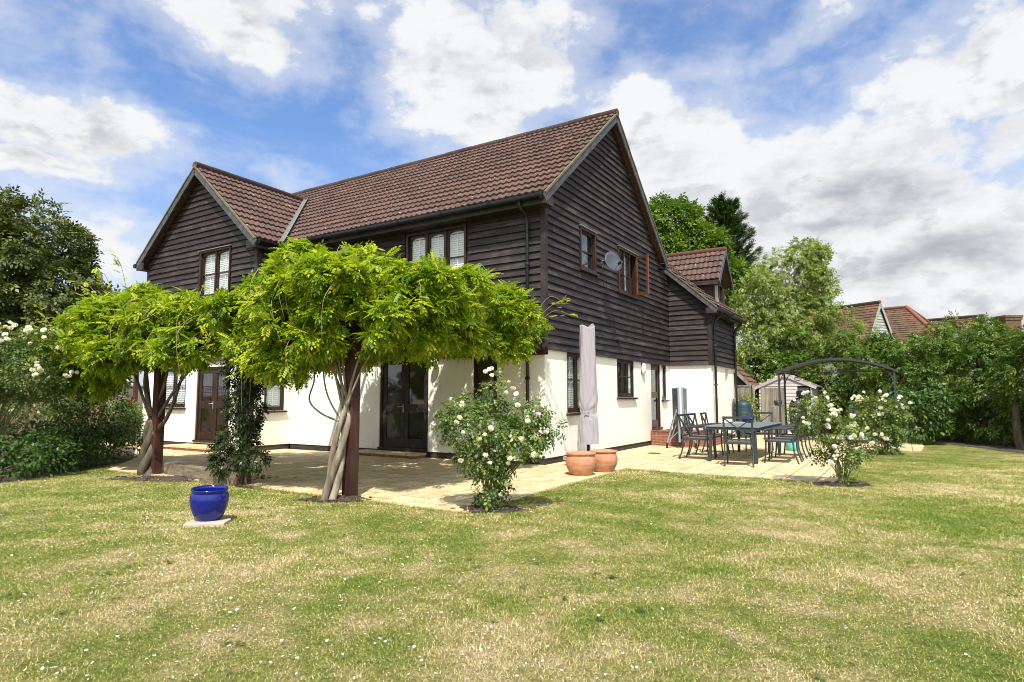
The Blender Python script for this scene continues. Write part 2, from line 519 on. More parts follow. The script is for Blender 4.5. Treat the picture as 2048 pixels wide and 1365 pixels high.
M['plinth'] = brick_mat('dark_plinth_brick', (.022, .018, .018), (.055, .038, .034), (.05, .045, .04))
M['redbrick'] = brick_mat('red_brick', (.27, .085, .05), (.19, .062, .04), (.28, .23, .17))
M['glass'] = glass_mat()
M['plastic'] = simple('black_plastic', (.012, .012, .013), .4, var=.2)
M['lamp'] = simple('cream_diffuser', (.72, .68, .52), .4, var=.06)
M['patio'] = patio_mat()
M['lawn'] = lawn_mat()
M['blade'] = blade_mat()
M['soil'] = simple('dry_soil', (.06, .043, .028), .95, var=.6, scale=14, bumps=1.0)
M['post'] = wood_boards('stained_post', (.028, .010, .007), (.075, .024, .014), stretch=(14, 14, 1.2), silver_amt=.2)
M['sleeper'] = wood_boards('old_sleeper', (.10, .075, .052), (.24, .19, .13), stretch=(4, 4, 18), silver=(.32, .28, .22), silver_amt=.4)
M['bark'] = wood_boards('wisteria_bark', (.11, .085, .06), (.30, .25, .19), stretch=(12, 12, 3), silver=(.40, .36, .29), silver_amt=.4, rough=.85)
M['shadebark'] = wood_boards('shaded_vine_bark', (.05, .038, .028), (.14, .11, .08), stretch=(12, 12, 3), silver=(.2, .18, .14), silver_amt=.3, rough=.9)  # darker copy of the wisteria bark; canopy shade is put into its colour
M['darkbark'] = wood_boards('tree_bark', (.04, .03, .022), (.11, .085, .06), stretch=(8, 8, 2), silver_amt=.2, rough=.9)
M['stem'] = simple('green_stem', (.15, .14, .05), .7, var=.4)
M['twig'] = simple('pale_twig', (.30, .24, .13), .7, var=.3)
M['wist'] = leaf_mat('wisteria_leaf', (.065, .14, .010), (.23, .34, .014), (.54, .57, .045), .42)
M['rose_leaf'] = leaf_mat('rose_leaf', (.035, .07, .018), (.10, .165, .032), (.26, .31, .07), .25, .38)
M['dark_leaf'] = leaf_mat('shrub_leaf', (.022, .055, .013), (.055, .115, .024), (.12, .19, .04), .25, .42)
M['climber_leaf'] = leaf_mat('climber_leaf', (.015, .03, .010), (.035, .055, .015), (.09, .11, .03), .2, .35)
M['hedge_leaf'] = leaf_mat('hedge_leaf', (.032, .070, .010), (.095, .165, .020), (.21, .28, .045), .3, .42)
M['willow_leaf'] = leaf_mat('pale_tree_leaf', (.11, .155, .030), (.22, .28, .065), (.38, .42, .12), .35)
M['tree_leaf'] = leaf_mat('broadleaf', (.045, .095, .012), (.115, .20, .022), (.21, .30, .045), .3)
M['conifer_leaf'] = leaf_mat('conifer_spray', (.022, .05, .013), (.048, .095, .022), (.09, .145, .034), .15)
M['left_leaf'] = leaf_mat('dull_tree_leaf', (.036, .056, .012), (.09, .115, .022), (.19, .205, .045), .2)
M['petal'] = leaf_mat('white_petal', (.78, .74, .64), (.86, .84, .80), (.92, .91, .89), .25)
M['red_petal'] = leaf_mat('crimson_petal', (.18, .006, .012), (.32, .012, .02), (.42, .03, .03), .2)
M['terracotta'] = terracotta_mat()
M['blueglaze'] = simple('blue_glaze', (.006, .012, .16), .12, var=.35, scale=9, bumps=.08)
M['fabric'] = simple('lilac_grey_cover', (.315, .29, .315), .85, var=.07, scale=3, bumps=.2)
M['gunmetal'] = simple('charcoal_metal', (.045, .05, .055), .45, metal=.3, var=.15)
M['chairmesh'] = simple('grey_seat_mesh', (.10, .115, .125), .6, var=.2, scale=20)
M['tabletop'] = simple('grey_tabletop', (.16, .185, .205), .4, var=.12, scale=6)
M['steel'] = simple('grey_steel', (.33, .36, .38), .4, metal=.6, var=.12)
M['bluetop'] = simple('blue_table_board', (.010, .045, .085), .45, var=.2, scale=3)
M['shedwood'] = wood_boards('faded_shed_board', (.36, .315, .29), (.54, .495, .46), stretch=(1.5, 1.5, 30), silver=(.52, .47, .43), silver_amt=.5, rough=.85)
M['greywood'] = wood_boards('grey_fence_board', (.14, .12, .09), (.29, .26, .20), stretch=(14, 14, 1.2), silver=(.33, .31, .27), silver_amt=.5, rough=.9)
M['fencewood'] = wood_boards('brown_fence_board', (.10, .07, .042), (.24, .175, .105), stretch=(14, 14, 1.2), silver=(.30, .25, .18), silver_amt=.4, rough=.9)
M['felt'] = simple('roof_felt', (.16, .12, .11), .9, var=.3)
M['clay_far'] = far_tile()
M['greyboard'] = wood_boards('pale_grey_board', (.24, .26, .25), (.36, .38, .36), stretch=(1, 1, 8), silver_amt=.2)
M['tank'] = simple('blue_grey_plastic', (.022, .048, .062), .5, var=.2)
M['teal'] = simple('teal_bottle', (.10, .46, .36), .5, var=.1)
M['clover'] = leaf_mat('daisy_petal', (.80, .80, .76), (.85, .85, .82), (.9, .9, .88), .2)
M['chalk'] = simple('chalky_stone', (.40, .36, .28), .9, var=.2)
M['dish'] = simple('dish_grey', (.055, .068, .078), .5, var=.08)
M['black'] = simple('matt_black', (.008, .008, .009), .5)
M['slate'] = simple('grey_stone', (.24, .25, .25), .8, var=.25)
M['interior'] = simple('room_plaster', (.55, .52, .46), .9, var=.05)
M['straw_leaf'] = leaf_mat('dry_leaf', (.20, .14, .06), (.3, .22, .1), (.4, .32, .15), .1)
# ================================================================== the house
house = thing('house', 'large two storey house with black weatherboarding over cream walls and a brown tiled roof', 'house', CORNER, PHI)
ZB, ZT = .147, 2.33
GABLE, FRONT, WFRONT, WSIDE, XRET, XFRONT = ('b', 0.0), ('a', 0.0), ('a', -1.13), ('b', 7.5), ('a', 7.71), ('b', -1.24)


def FP(face, u, d, z):
    return (face[1] - d, u, z) if face[0] == 'a' else (u, face[1] - d, z)


def fbox(mb, face, u0, u1, d0, d1, z0, z1, rnd=.5):
    q = [(u0, d0), (u1, d0), (u1, d1), (u0, d1)]
    mb.hexa([FP(face, u, d, z0) for u, d in q] + [FP(face, u, d, z1) for u, d in q], rnd)


def wall_cells(mb, face, u0, u1, z0, z1, ops, d=0.0, deep=.16):
    us = sorted({u0, u1} | {x for o in ops for x in o[:2] if u0 < x < u1}); zs = sorted({z0, z1} | {x for o in ops for x in o[2:] if z0 < x < z1})
    for i in range(len(us) - 1):
        for j in range(len(zs) - 1):
            cu, cz = (us[i] + us[i + 1]) / 2, (zs[j] + zs[j + 1]) / 2
            if any(o[0] < cu < o[1] and o[2] < cz < o[3] for o in ops): continue
            mb.face([FP(face, us[i], d, zs[j]), FP(face, us[i + 1], d, zs[j]), FP(face, us[i + 1], d, zs[j + 1]), FP(face, us[i], d, zs[j + 1])])
    for o in ops:
        a, b, c, e = o[0], o[1], max(o[2], z0), min(o[3], z1)
        if e <= c: continue
        for p, q in (((a, c), (b, c)), ((b, c), (b, e)), ((b, e), (a, e)), ((a, e), (a, c))):
            mb.face([FP(face, p[0], d, p[1]), FP(face, q[0], d, q[1]), FP(face, q[0], d - deep, q[1]), FP(face, p[0], d - deep, p[1])])


OPS = {
    'front_low': [(2.93, 4.39, .147, 2.25), (1.12, 1.72, .95, 2.22)],
    'front_up': [(1.90, 3.60, 3.98, 5.06)],
    'wfront_low': [(8.42, 9.89, .18, 2.12), (10.36, 11.56, 1.06, 2.12)],
    'wfront_up': [(8.56, 9.92, 3.94, 5.22)],
    'wside_low': [(-.80, -.20, 1.0, 2.12)],
    'wside_up': [(-.86, -.34, 4.1, 5.0)],
    'gable_low': [(.96, 1.95, 1.0, 2.28), (3.66, 4.82, 1.33, 2.28), (6.09, 6.93, .44, 2.29), (7.0, 7.44, 1.26, 2.29)],
    'gable_up': [(1.58, 2.40, 4.17, 5.12), (3.76, 5.06, 3.97, 5.12)],
    'xfront_low': [(8.05, 8.45, 1.33, 2.22), (9.42, 9.85, 1.33, 2.22)],
}
mb = MB()
wall_cells(mb, GABLE, 0, 7.71, ZB, ZT, OPS['gable_low'])
wall_cells(mb, FRONT, 0, 7.5, ZB, ZT, OPS['front_low'])
wall_cells(mb, WSIDE, -1.13, 0, ZB, ZT, OPS['wside_low'])
wall_cells(mb, WFRONT, 7.5, 12.47, ZB, ZT, OPS['wfront_low'])
wall_cells(mb, XRET, -1.24, 0, ZB, ZT, [])
wall_cells(mb, XFRONT, 7.71, 10.6, ZB, ZT, OPS['xfront_low'])
for x0, y0, x1, y1 in ((-1.13, 12.47, 7.1, 12.47), (7.1, 12.47, 7.1, 1.6), (7.1, 1.6, 10.6, 1.6), (10.6, 1.6, 10.6, -1.24)):
    mb.face([(x0, y0, 0), (x1, y1, 0), (x1, y1, ZT), (x0, y0, ZT)])
mb.build('wall', M['render'], house)
# the dark board backing of the upper storey, its gables included
mb = MB()
wall_cells(mb, GABLE, 0, 7.1, ZT, 5.2, OPS['gable_up']); wall_cells(mb, GABLE, 7.1, 7.71, ZT, 5.2, [])
mb.face([(0, 0, 5.2), (7.1, 0, 5.2), (3.375, 0, 8.2)])
mb.face([(0, 12.47, 5.2), (7.1, 12.47, 5.2), (3.375, 12.47, 8.2)])
wall_cells(mb, FRONT, 0, 7.5, ZT, 5.4, OPS['front_up'])
wall_cells(mb, WSIDE, -1.13, 0, ZT, 5.3, OPS['wside_up'])
wall_cells(mb, WFRONT, 7.5, 12.47, ZT, 5.3, OPS['wfront_up'])
mb.face([(-1.13, 7.5, 5.3), (-1.13, 12.47, 5.3), (-1.13, 10.0, 7.45)])
mb.face([(7.71, -1.24, ZT), (7.71, 0, ZT), (7.71, 0, 5.2), (7.71, -1.24, 4.1)])
mb.face([(7.71, -1.24, ZT), (10.6, -1.24, ZT), (10.6, -1.24, 4.1), (7.71, -1.24, 4.1)])
for x0, y0, x1, y1, z in ((-1.13, 12.47, 7.1, 12.47, 5.25), (7.1, 12.47, 7.1, 0, 5.25), (7.1, 1.6, 10.6, 1.6, 5.2)):
    mb.face([(x0, y0, ZT), (x1, y1, ZT), (x1, y1, z), (x0, y0, z)])
mb.face([(10.6, -1.24, ZT), (10.6, 1.6, ZT), (10.6, 1.6, 5.2), (10.6, .8, 5.9), (10.6, -1.24, 4.1)])
mb.build('backing_board', M['trim'], house)
mb = MB()
for x0, x1, y0, y1, z in ((0, 7.1, 0, 12.47, 2.45), (0, 7.1, 0, 12.47, .1), (-1.13, 0, 7.5, 12.47, 2.45), (-1.13, 0, 7.5, 12.47, .1), (7.73, 10.6, -1.22, 1.6, 2.45), (7.73, 10.6, -1.22, 1.6, .1)):
    mb.face([(x0 + .02, y0 + .02, z), (x1 - .02, y0 + .02, z), (x1 - .02, y1 - .02, z), (x0 + .02, y1 - .02, z)])
for pts in (((2.4, .17), (2.4, 12.3)), ((.17, 4.9), (7, 4.9)), ((.17, 1.0), (2.4, 1.0)), ((7.75, .02), (7.75, 1.55)), ((2.4, 2.9), (7, 2.9)), ((-1.0, 8.2), (2.4, 8.2)), ((9, -1.2), (9, 1.6))):
    (x0, y0), (x1, y1) = pts
    mb.face([(x0, y0, .1), (x1, y1, .1), (x1, y1, 5.2), (x0, y0, 5.2)])
mb.build('room_wall', M['interior'], house)
# plinth, a little behind the render face
mb = MB()
for f, u0, u1 in ((GABLE, .0, 7.71), (FRONT, .0, 7.5), (WSIDE, -1.13, 0), (WFRONT, 7.5, 12.47), (XRET, -1.24, 0), (XFRONT, 7.71, 10.6)):
    fbox(mb, f, u0 + .01, u1 - .01, -.1, -.018, -.05, ZB + .01)
mb.build('plinth', M['plinth'], house)

# ---- weatherboarding: overlapping feather-edged planks, cut round the openings
PITCH = .152


def boards(face, z0, z1, lim, ops, seed, name='weatherboarding'):
    rr = random.Random(seed); mb = MB(); z = z0; first = True
    while z < z1:
        h = min(PITCH + .02, z1 - z + .02)
        segs = [lim(z + .02)]
        for o in ops:
            if min(o[3], z + PITCH) - max(o[2], z) > PITCH * .45:
                new = []
                for a, b in segs:
                    if o[1] <= a or o[0] >= b: new.append((a, b)); continue
                    if o[0] > a: new.append((a, o[0]))
                    if o[1] < b: new.append((o[1], b))
                segs = new
        lo2, hi2 = lim(z + h)
        for a, b in segs:
            if b - a < .03: continue
            cuts = [a]; x = a + rr.uniform(1.5, 6)
            while x < b - .5: cuts.append(x); x += rr.uniform(3.6, 6)
            cuts.append(b)
            for i in range(len(cuts) - 1):
                p, q = cuts[i] + .0015, cuts[i + 1] - .0015
                pt, qt = max(p, lo2), min(q, hi2)
                if qt <= pt: pt = qt = (pt + qt) / 2
                j = rr.uniform(-.003, .003); k = rr.uniform(-.003, .003); k2 = rr.uniform(-.003, .003); r = rr.random()
                d0 = .050 + j + (.012 if first else 0); d1 = .007 + j
                mb.hexa([FP(face, p, 0, z + k), FP(face, q, 0, z + k + k2), FP(face, q, d0, z + k + k2), FP(face, p, d0, z + k),
                         FP(face, pt, 0, z + h), FP(face, qt, 0, z + h), FP(face, qt, d1, z + h), FP(face, pt, d1, z + h)], r)
        z += PITCH; first = False
    mb.build(name, M['board'], house)


def grow(ops, m=.045): return [(o[0] - m, o[1] + m, o[2] - m, o[3] + m) for o in ops]


def lim_gable(z):
    lo = max(0.05, (z + .13 - 5.31) / .827 - .35)
    hi = 7.71 if z < 5.16 else 7.1 - (z + .13 - 5.31) / .827
    return (lo, hi)


boards(GABLE, 2.27, 8.12, lim_gable, grow(OPS['gable_up']), 1)
boards(FRONT, 2.27, 5.2, lambda z: (.05, 7.46), grow(OPS['front_up']), 2)
boards(WSIDE, 2.27, 5.25, lambda z: (-1.08, -.04), grow(OPS['wside_up'], .03), 3)
boards(WFRONT, 2.27, 7.36, lambda z: (max(7.55, 10.0 - (7.42 - z) / .87), min(12.43, 10.0 + (7.42 - z) / .87)), grow(OPS['wfront_up']), 4)
boards(XRET, 2.27, 5.15, lambda z: (max(-1.19, (z + .16 - 3.95) / .89 - 1.5), -.04), [], 5)
boards(XFRONT, 2.27, 4.0, lambda z: (7.76, 10.56), [], 6)
for (x, y, z1, nx, ny) in ((0, 0, 5.15, 1, 1), (-1.13, 7.5, 5.2, 1, 1), (-1.13, 12.47, 5.2, 1, -1), (7.71, -1.24, 4.0, 1, 1), (10.6, -1.24, 4.0, -1, 1)):
    mb = MB()
    mb.box(min(x - .05 * 1, x + .06), x + .06, y - .05 if ny > 0 else y - .06, y + .06 if ny > 0 else y + .05, 2.26, z1)
    mb.build('corner_board', M['trim'], house, bevel=.004)

# ---- roofs: pantiled slopes modelled course by course
def tiles(mb, O, U, S, L, SL, gauge=.335, wave=.156, amp=.03, u0f=None, u1f=None, seed=0):
    rr = random.Random(seed); O = Vector(O); U = Vector(U).normalized(); S = Vector(S).normalized()
    N = U.cross(S)
    if N.z < 0: N = -N
    n = math.ceil(SL / gauge); g = SL / n; per = 6
    for c in range(n):
        s0 = c * g; s1 = min((c + 1) * g + .03, SL)
        ua = u0f(s0) if u0f else 0.0; ub = u1f(s0) if u1f else L
        k0, k1 = math.floor(ua / (wave / per)), math.ceil(ub / (wave / per))
        prev = None; tile = None
        for k in range(k0, k1 + 1):
            u = min(max(k * wave / per, ua), ub)
            ph = (k % per) / per
            h = amp * (.5 - .5 * math.cos(2 * math.pi * ph)) ** 1.4
            ti = k // (2 * per)
            if ti != tile: tile = ti; r = rr.random() * (.9 if rr.random() < .985 else 1.1); js = rr.uniform(-.006, .006); jh = rr.uniform(-.003, .004)
            lift = .048 + jh
            a = O + U * u + S * (s0 + js) + N * (h + lift - .045)
            b = O + U * u + S * (s0 + js) + N * (h + lift)
            d = O + U * u + S * s1 + N * h
            i = len(mb.v); mb.v += [tuple(a), tuple(b), tuple(b), tuple(d)]
            if prev is not None:
                mb.f.append((prev, i, i + 1, prev + 1)); mb.r.append(r); mb.s.append(False)
                mb.f.append((prev + 2, i + 2, i + 3, prev + 3)); mb.r.append(r); mb.s.append(True)
            prev = i


SL = math.hypot(3.725, 3.08)
mb = MB()
tiles(mb, (-.35, -.2, 5.31), (0, 1, 0), (3.725, 0, 3.08), 12.87, SL, seed=1)
mb.face([(-.33, -.18, 5.28), (-.33, 12.6, 5.28), (3.375, 12.6, 8.34), (3.375, -.18, 8.34)])
tiles(mb, (7.1, -.2, 5.31), (0, 1, 0), (-3.725, 0, 3.08), 12.87, SL, wave=.312, seed=2)
mb.face([(7.08, -.18, 5.28), (7.08, 12.6, 5.28), (3.375, 12.6, 8.34), (3.375, -.18, 8.34)])
roof = mb.build('roof', M['tile'], house)
WS = math.hypot(2.72, 2.35)
mb = MB()
kv = 2.35 / WS
tiles(mb, (-1.36, 7.28, 5.2), (1, 0, 0), (0, 2.72, 2.35), 3.8, WS, u1f=lambda s: 1.36 - .35 + (5.2 + kv * s - 5.31) / .827 + .12, seed=3)
tiles(mb, (-1.36, 12.72, 5.2), (1, 0, 0), (0, -2.72, 2.35), 3.8, WS, u1f=lambda s: 1.36 - .35 + (5.2 + kv * s - 5.31) / .827 + .12, seed=4)
for y in (7.3, 12.7):
    mb.face([(-1.34, y, 5.17), (-.4, y, 5.17), (2.3, 10.0, 7.5), (-1.34, 10.0, 7.5)])
mb.build('wing_roof', M['tile'], house)
mb = MB()
c41, s41 = math.cos(R(41.7)), math.sin(R(41.7))
tiles(mb, (7.48, -1.52, 3.93), (1, 0, 0), (0, c41, s41), 3.3, 2.35 / c41, seed=5)
mb.face([(7.5, -1.5, 3.9), (10.75, -1.5, 3.9), (10.75, .83, 5.97), (7.5, .83, 5.97)])
mb.face([(7.5, .83, 6.0), (10.75, .83, 6.0), (10.75, 1.9, 5.1), (7.5, 1.9, 5.1)])
mb.build('extension_roof', M['tile'], house)
mb = MB()
for p0, p1 in (((3.375, -.24, 8.40), (3.375, 12.7, 8.40)), ((-1.39, 10.0, 7.58), (2.45, 10.0, 7.58))):
    mb = MB()
    p0, p1 = Vector(p0), Vector(p1); L = (p1 - p0).length; n = int(L / .44)
    for i in range(n):
        q0 = p0.lerp(p1, i / n); q1 = p0.lerp(p1, (i + 1) / n - .004 / L)
        dz = random.uniform(-.008, .006)
        mb.tube([q0 + Vector((0, 0, dz)), q1 + Vector((0, 0, dz))], .105, 12, rnd=random.random())
    mb.build('ridge_tile', M['tile'], roof)
# lead valley between wing and main roof
mb = MB()
v0, v1 = Vector((-.62, 7.26, 5.24)), Vector((2.28, 9.94, 7.60))
for s in (-1, 1):
    off = Vector((.0, -.085, .012)) if s < 0 else Vector((-.075, 0, .012))
    mb.face([v0 + Vector((0, 0, .03)), v1 + Vector((0, 0, .03)), v1 + off + Vector((0, 0, .035)), v0 + off + Vector((0, 0, .035))])
mb.build('valley_lead', M['lead'], roof)


def barge(p0, p1, out, foot=None, w=.2):
    """bargeboard with the mortared verge above it"""
    p0, p1, out = Vector(p0), Vector(p1), Vector(out)
    dn = Vector((0, 0, -1))
    b = MB(); b.beam(p0 + dn * (.02 + w / 2) + out * .0, p1 + dn * (.02 + w / 2) + out * .0, .032, w * .82, up=(0, 0, 1))
    if foot: b.hexa(foot)
    o = b.build('bargeboard', M['barge'], house)
    v = MB(); n = int((p1 - p0).length / .33)
    for i in range(n):
        h = random.uniform(.028, .042)
        v.beam(p0.lerp(p1, i / n) + dn * .008, p0.lerp(p1, (i + .985) / n) + dn * .008, .07 + random.uniform(-.008, .008), h, rnd=random.random())
    v.build('verge_mortar', M['mortar'], o)


barge((-.35, -.205, 5.31), (3.375, -.205, 8.39), (0, -1, 0))
barge((7.1, -.205, 5.31), (3.375, -.205, 8.39), (0, -1, 0))
barge((-1.375, 7.28, 5.2), (-1.375, 10.0, 7.55), (-1, 0, 0))
barge((-1.375, 12.72, 5.2), (-1.375, 10.0, 7.55), (-1, 0, 0))
barge((7.485, -1.52, 3.93), (7.485, .2, 3.93 + 1.72 * .891), (-1, 0, 0), w=.17)
# boxed eaves: fascia and soffit
def eave(*boxes):
    b = MB()
    for q in boxes: b.box(*q)
    b.build('eave_box', M['trim'], house)


eave((-.34, -.315, -.19, 7.3, 5.10, 5.285), (-.315, 0, -.17, 7.45, 5.10, 5.12), (-.34, 0, -.215, -.19, 5.10, 5.30))
eave((7.0, 7.12, -.215, -.17, 5.08, 5.3), (6.75, 7.09, -.17, 0, 5.08, 5.1), (7.07, 7.1, -.17, 2, 5.08, 5.27))
eave((-1.34, -.35, 7.29, 7.32, 4.99, 5.18), (-1.34, -.3, 7.32, 7.5, 4.99, 5.01), (-1.385, -1.345, 7.28, 7.62, 4.98, 5.19))
eave((-1.34, 0, 12.68, 12.71, 4.99, 5.18), (-1.385, -1.345, 12.4, 12.72, 4.98, 5.19), (-1.34, 0, 12.47, 12.68, 4.99, 5.01))
eave((7.5, 10.75, -1.5, -1.475, 3.78, 3.91), (7.5, 10.75, -1.475, -1.24, 3.78, 3.80), (7.47, 7.5, -1.51, -1.2, 3.76, 3.92), (8.95, 10.72, -1.53, -1.5, 3.70, 3.88))


def gutter(pts, name='gutter', r=.058):
    b = MB(); b.tube(pts, r, 10)
    n = max(2, int((Vector(pts[-1]) - Vector(pts[0])).length / 1.1))
    for i in range(n + 1):
        q = Vector(pts[0]).lerp(Vector(pts[-1]), i / n); d = (Vector(pts[-1]) - Vector(pts[0])).normalized()
        b.tube([q - d * .02, q + d * .02], r * 1.18, 10)
    b.build('gutter', M['plastic'], house)


gutter([(-.42, -.16, 5.24), (-.42, 7.2, 5.24)])
gutter([(-1.4, 12.78, 5.12), (.5, 12.78, 5.12)])
gutter([(-1.3, 7.23, 5.13), (-.55, 7.23, 5.13)])
gutter([(7.5, -1.58, 3.86), (8.85, -1.58, 3.86)])
gutter([(8.98, -1.60, 3.82), (10.78, -1.60, 3.82)])
gutter([(7.17, -.15, 5.24), (7.17, .8, 5.24)], r=.05)


def downpipe(pts, r=.034):
    b = MB(); b.tube(spline(pts[:4], 4) + [Vector(q) for q in pts[4:]], r, 10)
    x, y, zt = pts[3]; zb = pts[-1][2]
    for z in np.arange(zb + .5, zt, 1.15): b.tube([(x, y, z - .025), (x, y, z + .025)], r * 1.5, 10)
    b.build('downpipe', M['plastic'], house)


downpipe([(-.42, .34, 5.2), (-.36, .34, 5.08), (-.15, .34, 4.98), (-.09, .34, 4.8), (-.09, .34, .05)])
downpipe([(7.86, -1.56, 3.84), (7.87, -1.5, 3.7), (7.88, -1.38, 3.6), (7.88, -1.33, 3.4), (7.88, -1.33, .05)])
downpipe([(10.45, -1.56, 3.8), (10.46, -1.5, 3.66), (10.47, -1.38, 3.56), (10.47, -1.33, 3.4), (10.47, -1.33, .05)])

# ---- windows and doors
def louvres(b, face, u0, u1, z0, z1, d, tilt=1):
    fbox(b, face, u0, u0 + .045, d - .025, d, z0, z1); fbox(b, face, u1 - .045, u1, d - .025, d, z0, z1)
    fbox(b, face, u0 + .045, u1 - .045, d - .025, d, z0, z0 + .06); fbox(b, face, u0 + .045, u1 - .045, d - .025, d, z1 - .06, z1)
    z = z0 + .075
    while z < z1 - .09:
        q = [(d - .022, z + .045), (d, z), (d + .004, z + .008), (d - .018, z + .053)]
        P8 = [FP(face, u0 + .045, dd, zz) for dd, zz in q] + [FP(face, u1 - .045, dd, zz) for dd, zz in q]
        b.hexa(P8); z += .050
    um = (u0 + u1) / 2
    fbox(b, face, um - .012, um + .012, d + .004, d + .016, z0 + .06, z1 - .06)


def window(face, o, n=2, arch=0.0, shutters=True, sill=True, skip=None, name='window', bar=.5, drip=False, curtain=None, frame=None):
    u0, u1, z0, z1 = o; t = .05; fm = frame or M['frame']
    b = MB(); D0, D1 = -.08, (.05 if z0 > 2.4 else -.02)
    fbox(b, face, u0, u0 + t, D0, D1, z0, z1, .3); fbox(b, face, u1 - t, u1, D0, D1, z0, z1, .6)
    fbox(b, face, u0 + t, u1 - t, D0, D1 - .002, z0, z0 + t, .4); fbox(b, face, u0 + t, u1 - t, D0, D1 - .002, z1 - t, z1, .5)
    w = (u1 - u0 - 2 * t) / n
    for i in range(1, n): fbox(b, face, u0 + t + w * i - .025, u0 + t + w * i + .025, D0, min(D1 - .02, .012), z0 + t, z1 - t, .4)
    wins = []
    for i in range(n):
        if skip is not None and i in skip: continue
        a0, a1 = u0 + t + w * i + (.026 if i else .002), u0 + t + w * (i + 1) - (.026 if i < n - 1 else .002)
        c0, c1 = z0 + t + .002, z1 - t - .002; s = .036; e0, e1 = -.065, -.03 if D1 < 0 else -.012
        fbox(b, face, a0, a0 + s, e0, e1, c0, c1, .7); fbox(b, face, a1 - s, a1, e0, e1, c0, c1, .2)
        fbox(b, face, a0 + s, a1 - s, e0, e1 - .001, c0, c0 + s + .015, .5); fbox(b, face, a0 + s, a1 - s, e0, e1 - .001, c1 - s, c1, .5)
        zb = c0 + (c1 - c0) * bar
        fbox(b, face, a0 + s, a1 - s, e0 + .008, e1 - .004, zb - .012, zb + .012, .5)
        if arch:
            g0, g1, top = a0 + s, a1 - s, c1 - s; m = 10
            for k in range(m):
                x0, x1 = g0 + (g1 - g0) * k / m, g0 + (g1 - g0) * (k + 1) / m
                def ay(x): q = (x - (g0 + g1) / 2) / ((g1 - g0) / 2); return top - arch * (1 - math.sqrt(max(0, 1 - .92 * q * q)))
                lo = min(ay(x0), top - .002), min(ay(x1), top - .002)
                P8 = [FP(face, x0, e0 + .01, lo[0]), FP(face, x1, e0 + .01, lo[1]), FP(face, x1, e1 - .003, lo[1]), FP(face, x0, e1 - .003, lo[0]),
                      FP(face, x0, e0 + .01, top), FP(face, x1, e0 + .01, top), FP(face, x1, e1 - .003, top), FP(face, x0, e1 - .003, top)]
                b.hexa(P8)
        wins.append((a0 + s, a1 - s, c0 + s, c1 - s))
    win = b.build(name, fm, house)
    for a0, a1, c0, c1 in wins:
        p = MB(); fbox(p, face, a0 - .006, a1 + .006, -.052, -.047, c0 - .006, c1 + .006); p.build('pane', M['glass'], win)
        if shutters:
            s = MB(); louvres(s, face, a0 - .03, a1 + .03, c0 - .03, c1 + .03, -.085); s.build('shutter', M['white'], win)
    if curtain:
        s = MB(); k = 14; (q0, q1) = curtain
        for i in range(k):
            x0, x1 = q0 + (q1 - q0) * i / k, q0 + (q1 - q0) * (i + 1) / k
            dd = [-.10 + .015 * math.sin(i * 1.7), -.10 + .015 * math.sin((i + 1) * 1.7)]
            s.face([FP(face, x0, dd[0], z0), FP(face, x1, dd[1], z0), FP(face, x1, dd[1], z1), FP(face, x0, dd[0], z1)], sm=True)
        s.build('curtain', M['white'], win)
    if sill:
        s = MB(); fbox(s, face, u0 - .05, u1 + .05, -.09, .075 if D1 < 0 else .1, z0 - .052, z0 - .003); s.build('sill', fm, win, bevel=.006)
    if drip:
        s = MB(); fbox(s, face, u0 - .04, u1 + .04, 0, .085, z1 + .002, z1 + .02); s.build('head_flashing', M['lead'], win)
    return win


def glazed_door(face, o, leaves=2, mid=.9, handle_at=None, wood=None, reveal=True, panel=False):
    u0, u1, z0, z1 = o; t = .06; wm = wood or M['frame']; b = MB()
    fbox(b, face, u0, u0 + t, -.12, -.03, z0, z1); fbox(b, face, u1 - t, u1, -.12, -.03, z0, z1); fbox(b, face, u0 + t, u1 - t, -.12, -.031, z1 - t, z1)
    fbox(b, face, u0, u1, -.12, .04, z0 - .005, z0 + .05)
    w = (u1 - u0 - 2 * t) / leaves; ps = []
    for i in range(leaves):
        a0, a1 = u0 + t + w * i + .003, u0 + t + w * (i + 1) - .003; s = .105; c0, c1 = z0 + .055, z1 - t - .004
        fbox(b, face, a0, a0 + s, -.10, -.055, c0, c1, .3); fbox(b, face, a1 - s, a1, -.10, -.055, c0, c1, .7)
        for q0, q1 in ((c0, c0 + .2), (z0 + mid, z0 + mid + .17), (c1 - s, c1)): fbox(b, face, a0 + s, a1 - s, -.10, -.056, q0, q1, .5)
        ps += [(a0 + s, a1 - s, c0 + .2, z0 + mid), (a0 + s, a1 - s, z0 + mid + .17, c1 - s)]
    d = b.build('door', wm, house)
    for k, (a0, a1, c0, c1) in enumerate(ps):
        p = MB(); fbox(p, face, a0 - .005, a1 + .005, -.08, -.074, c0 - .005, c1 + .005); p.build('pane', M['glass'], d)
    if handle_at is not None:
        h = MB(); fbox(h, face, handle_at - .016, handle_at + .016, -.055, -.047, z0 + mid - .02, z0 + mid + .17)
        h.tube([FP(face, handle_at, -.05, z0 + mid + .11), FP(face, handle_at, -.005, z0 + mid + .11), FP(face, handle_at + .11, -.004, z0 + mid + .11)], .009, 8)
        h.build('handle', M['steel'], d)
    return d


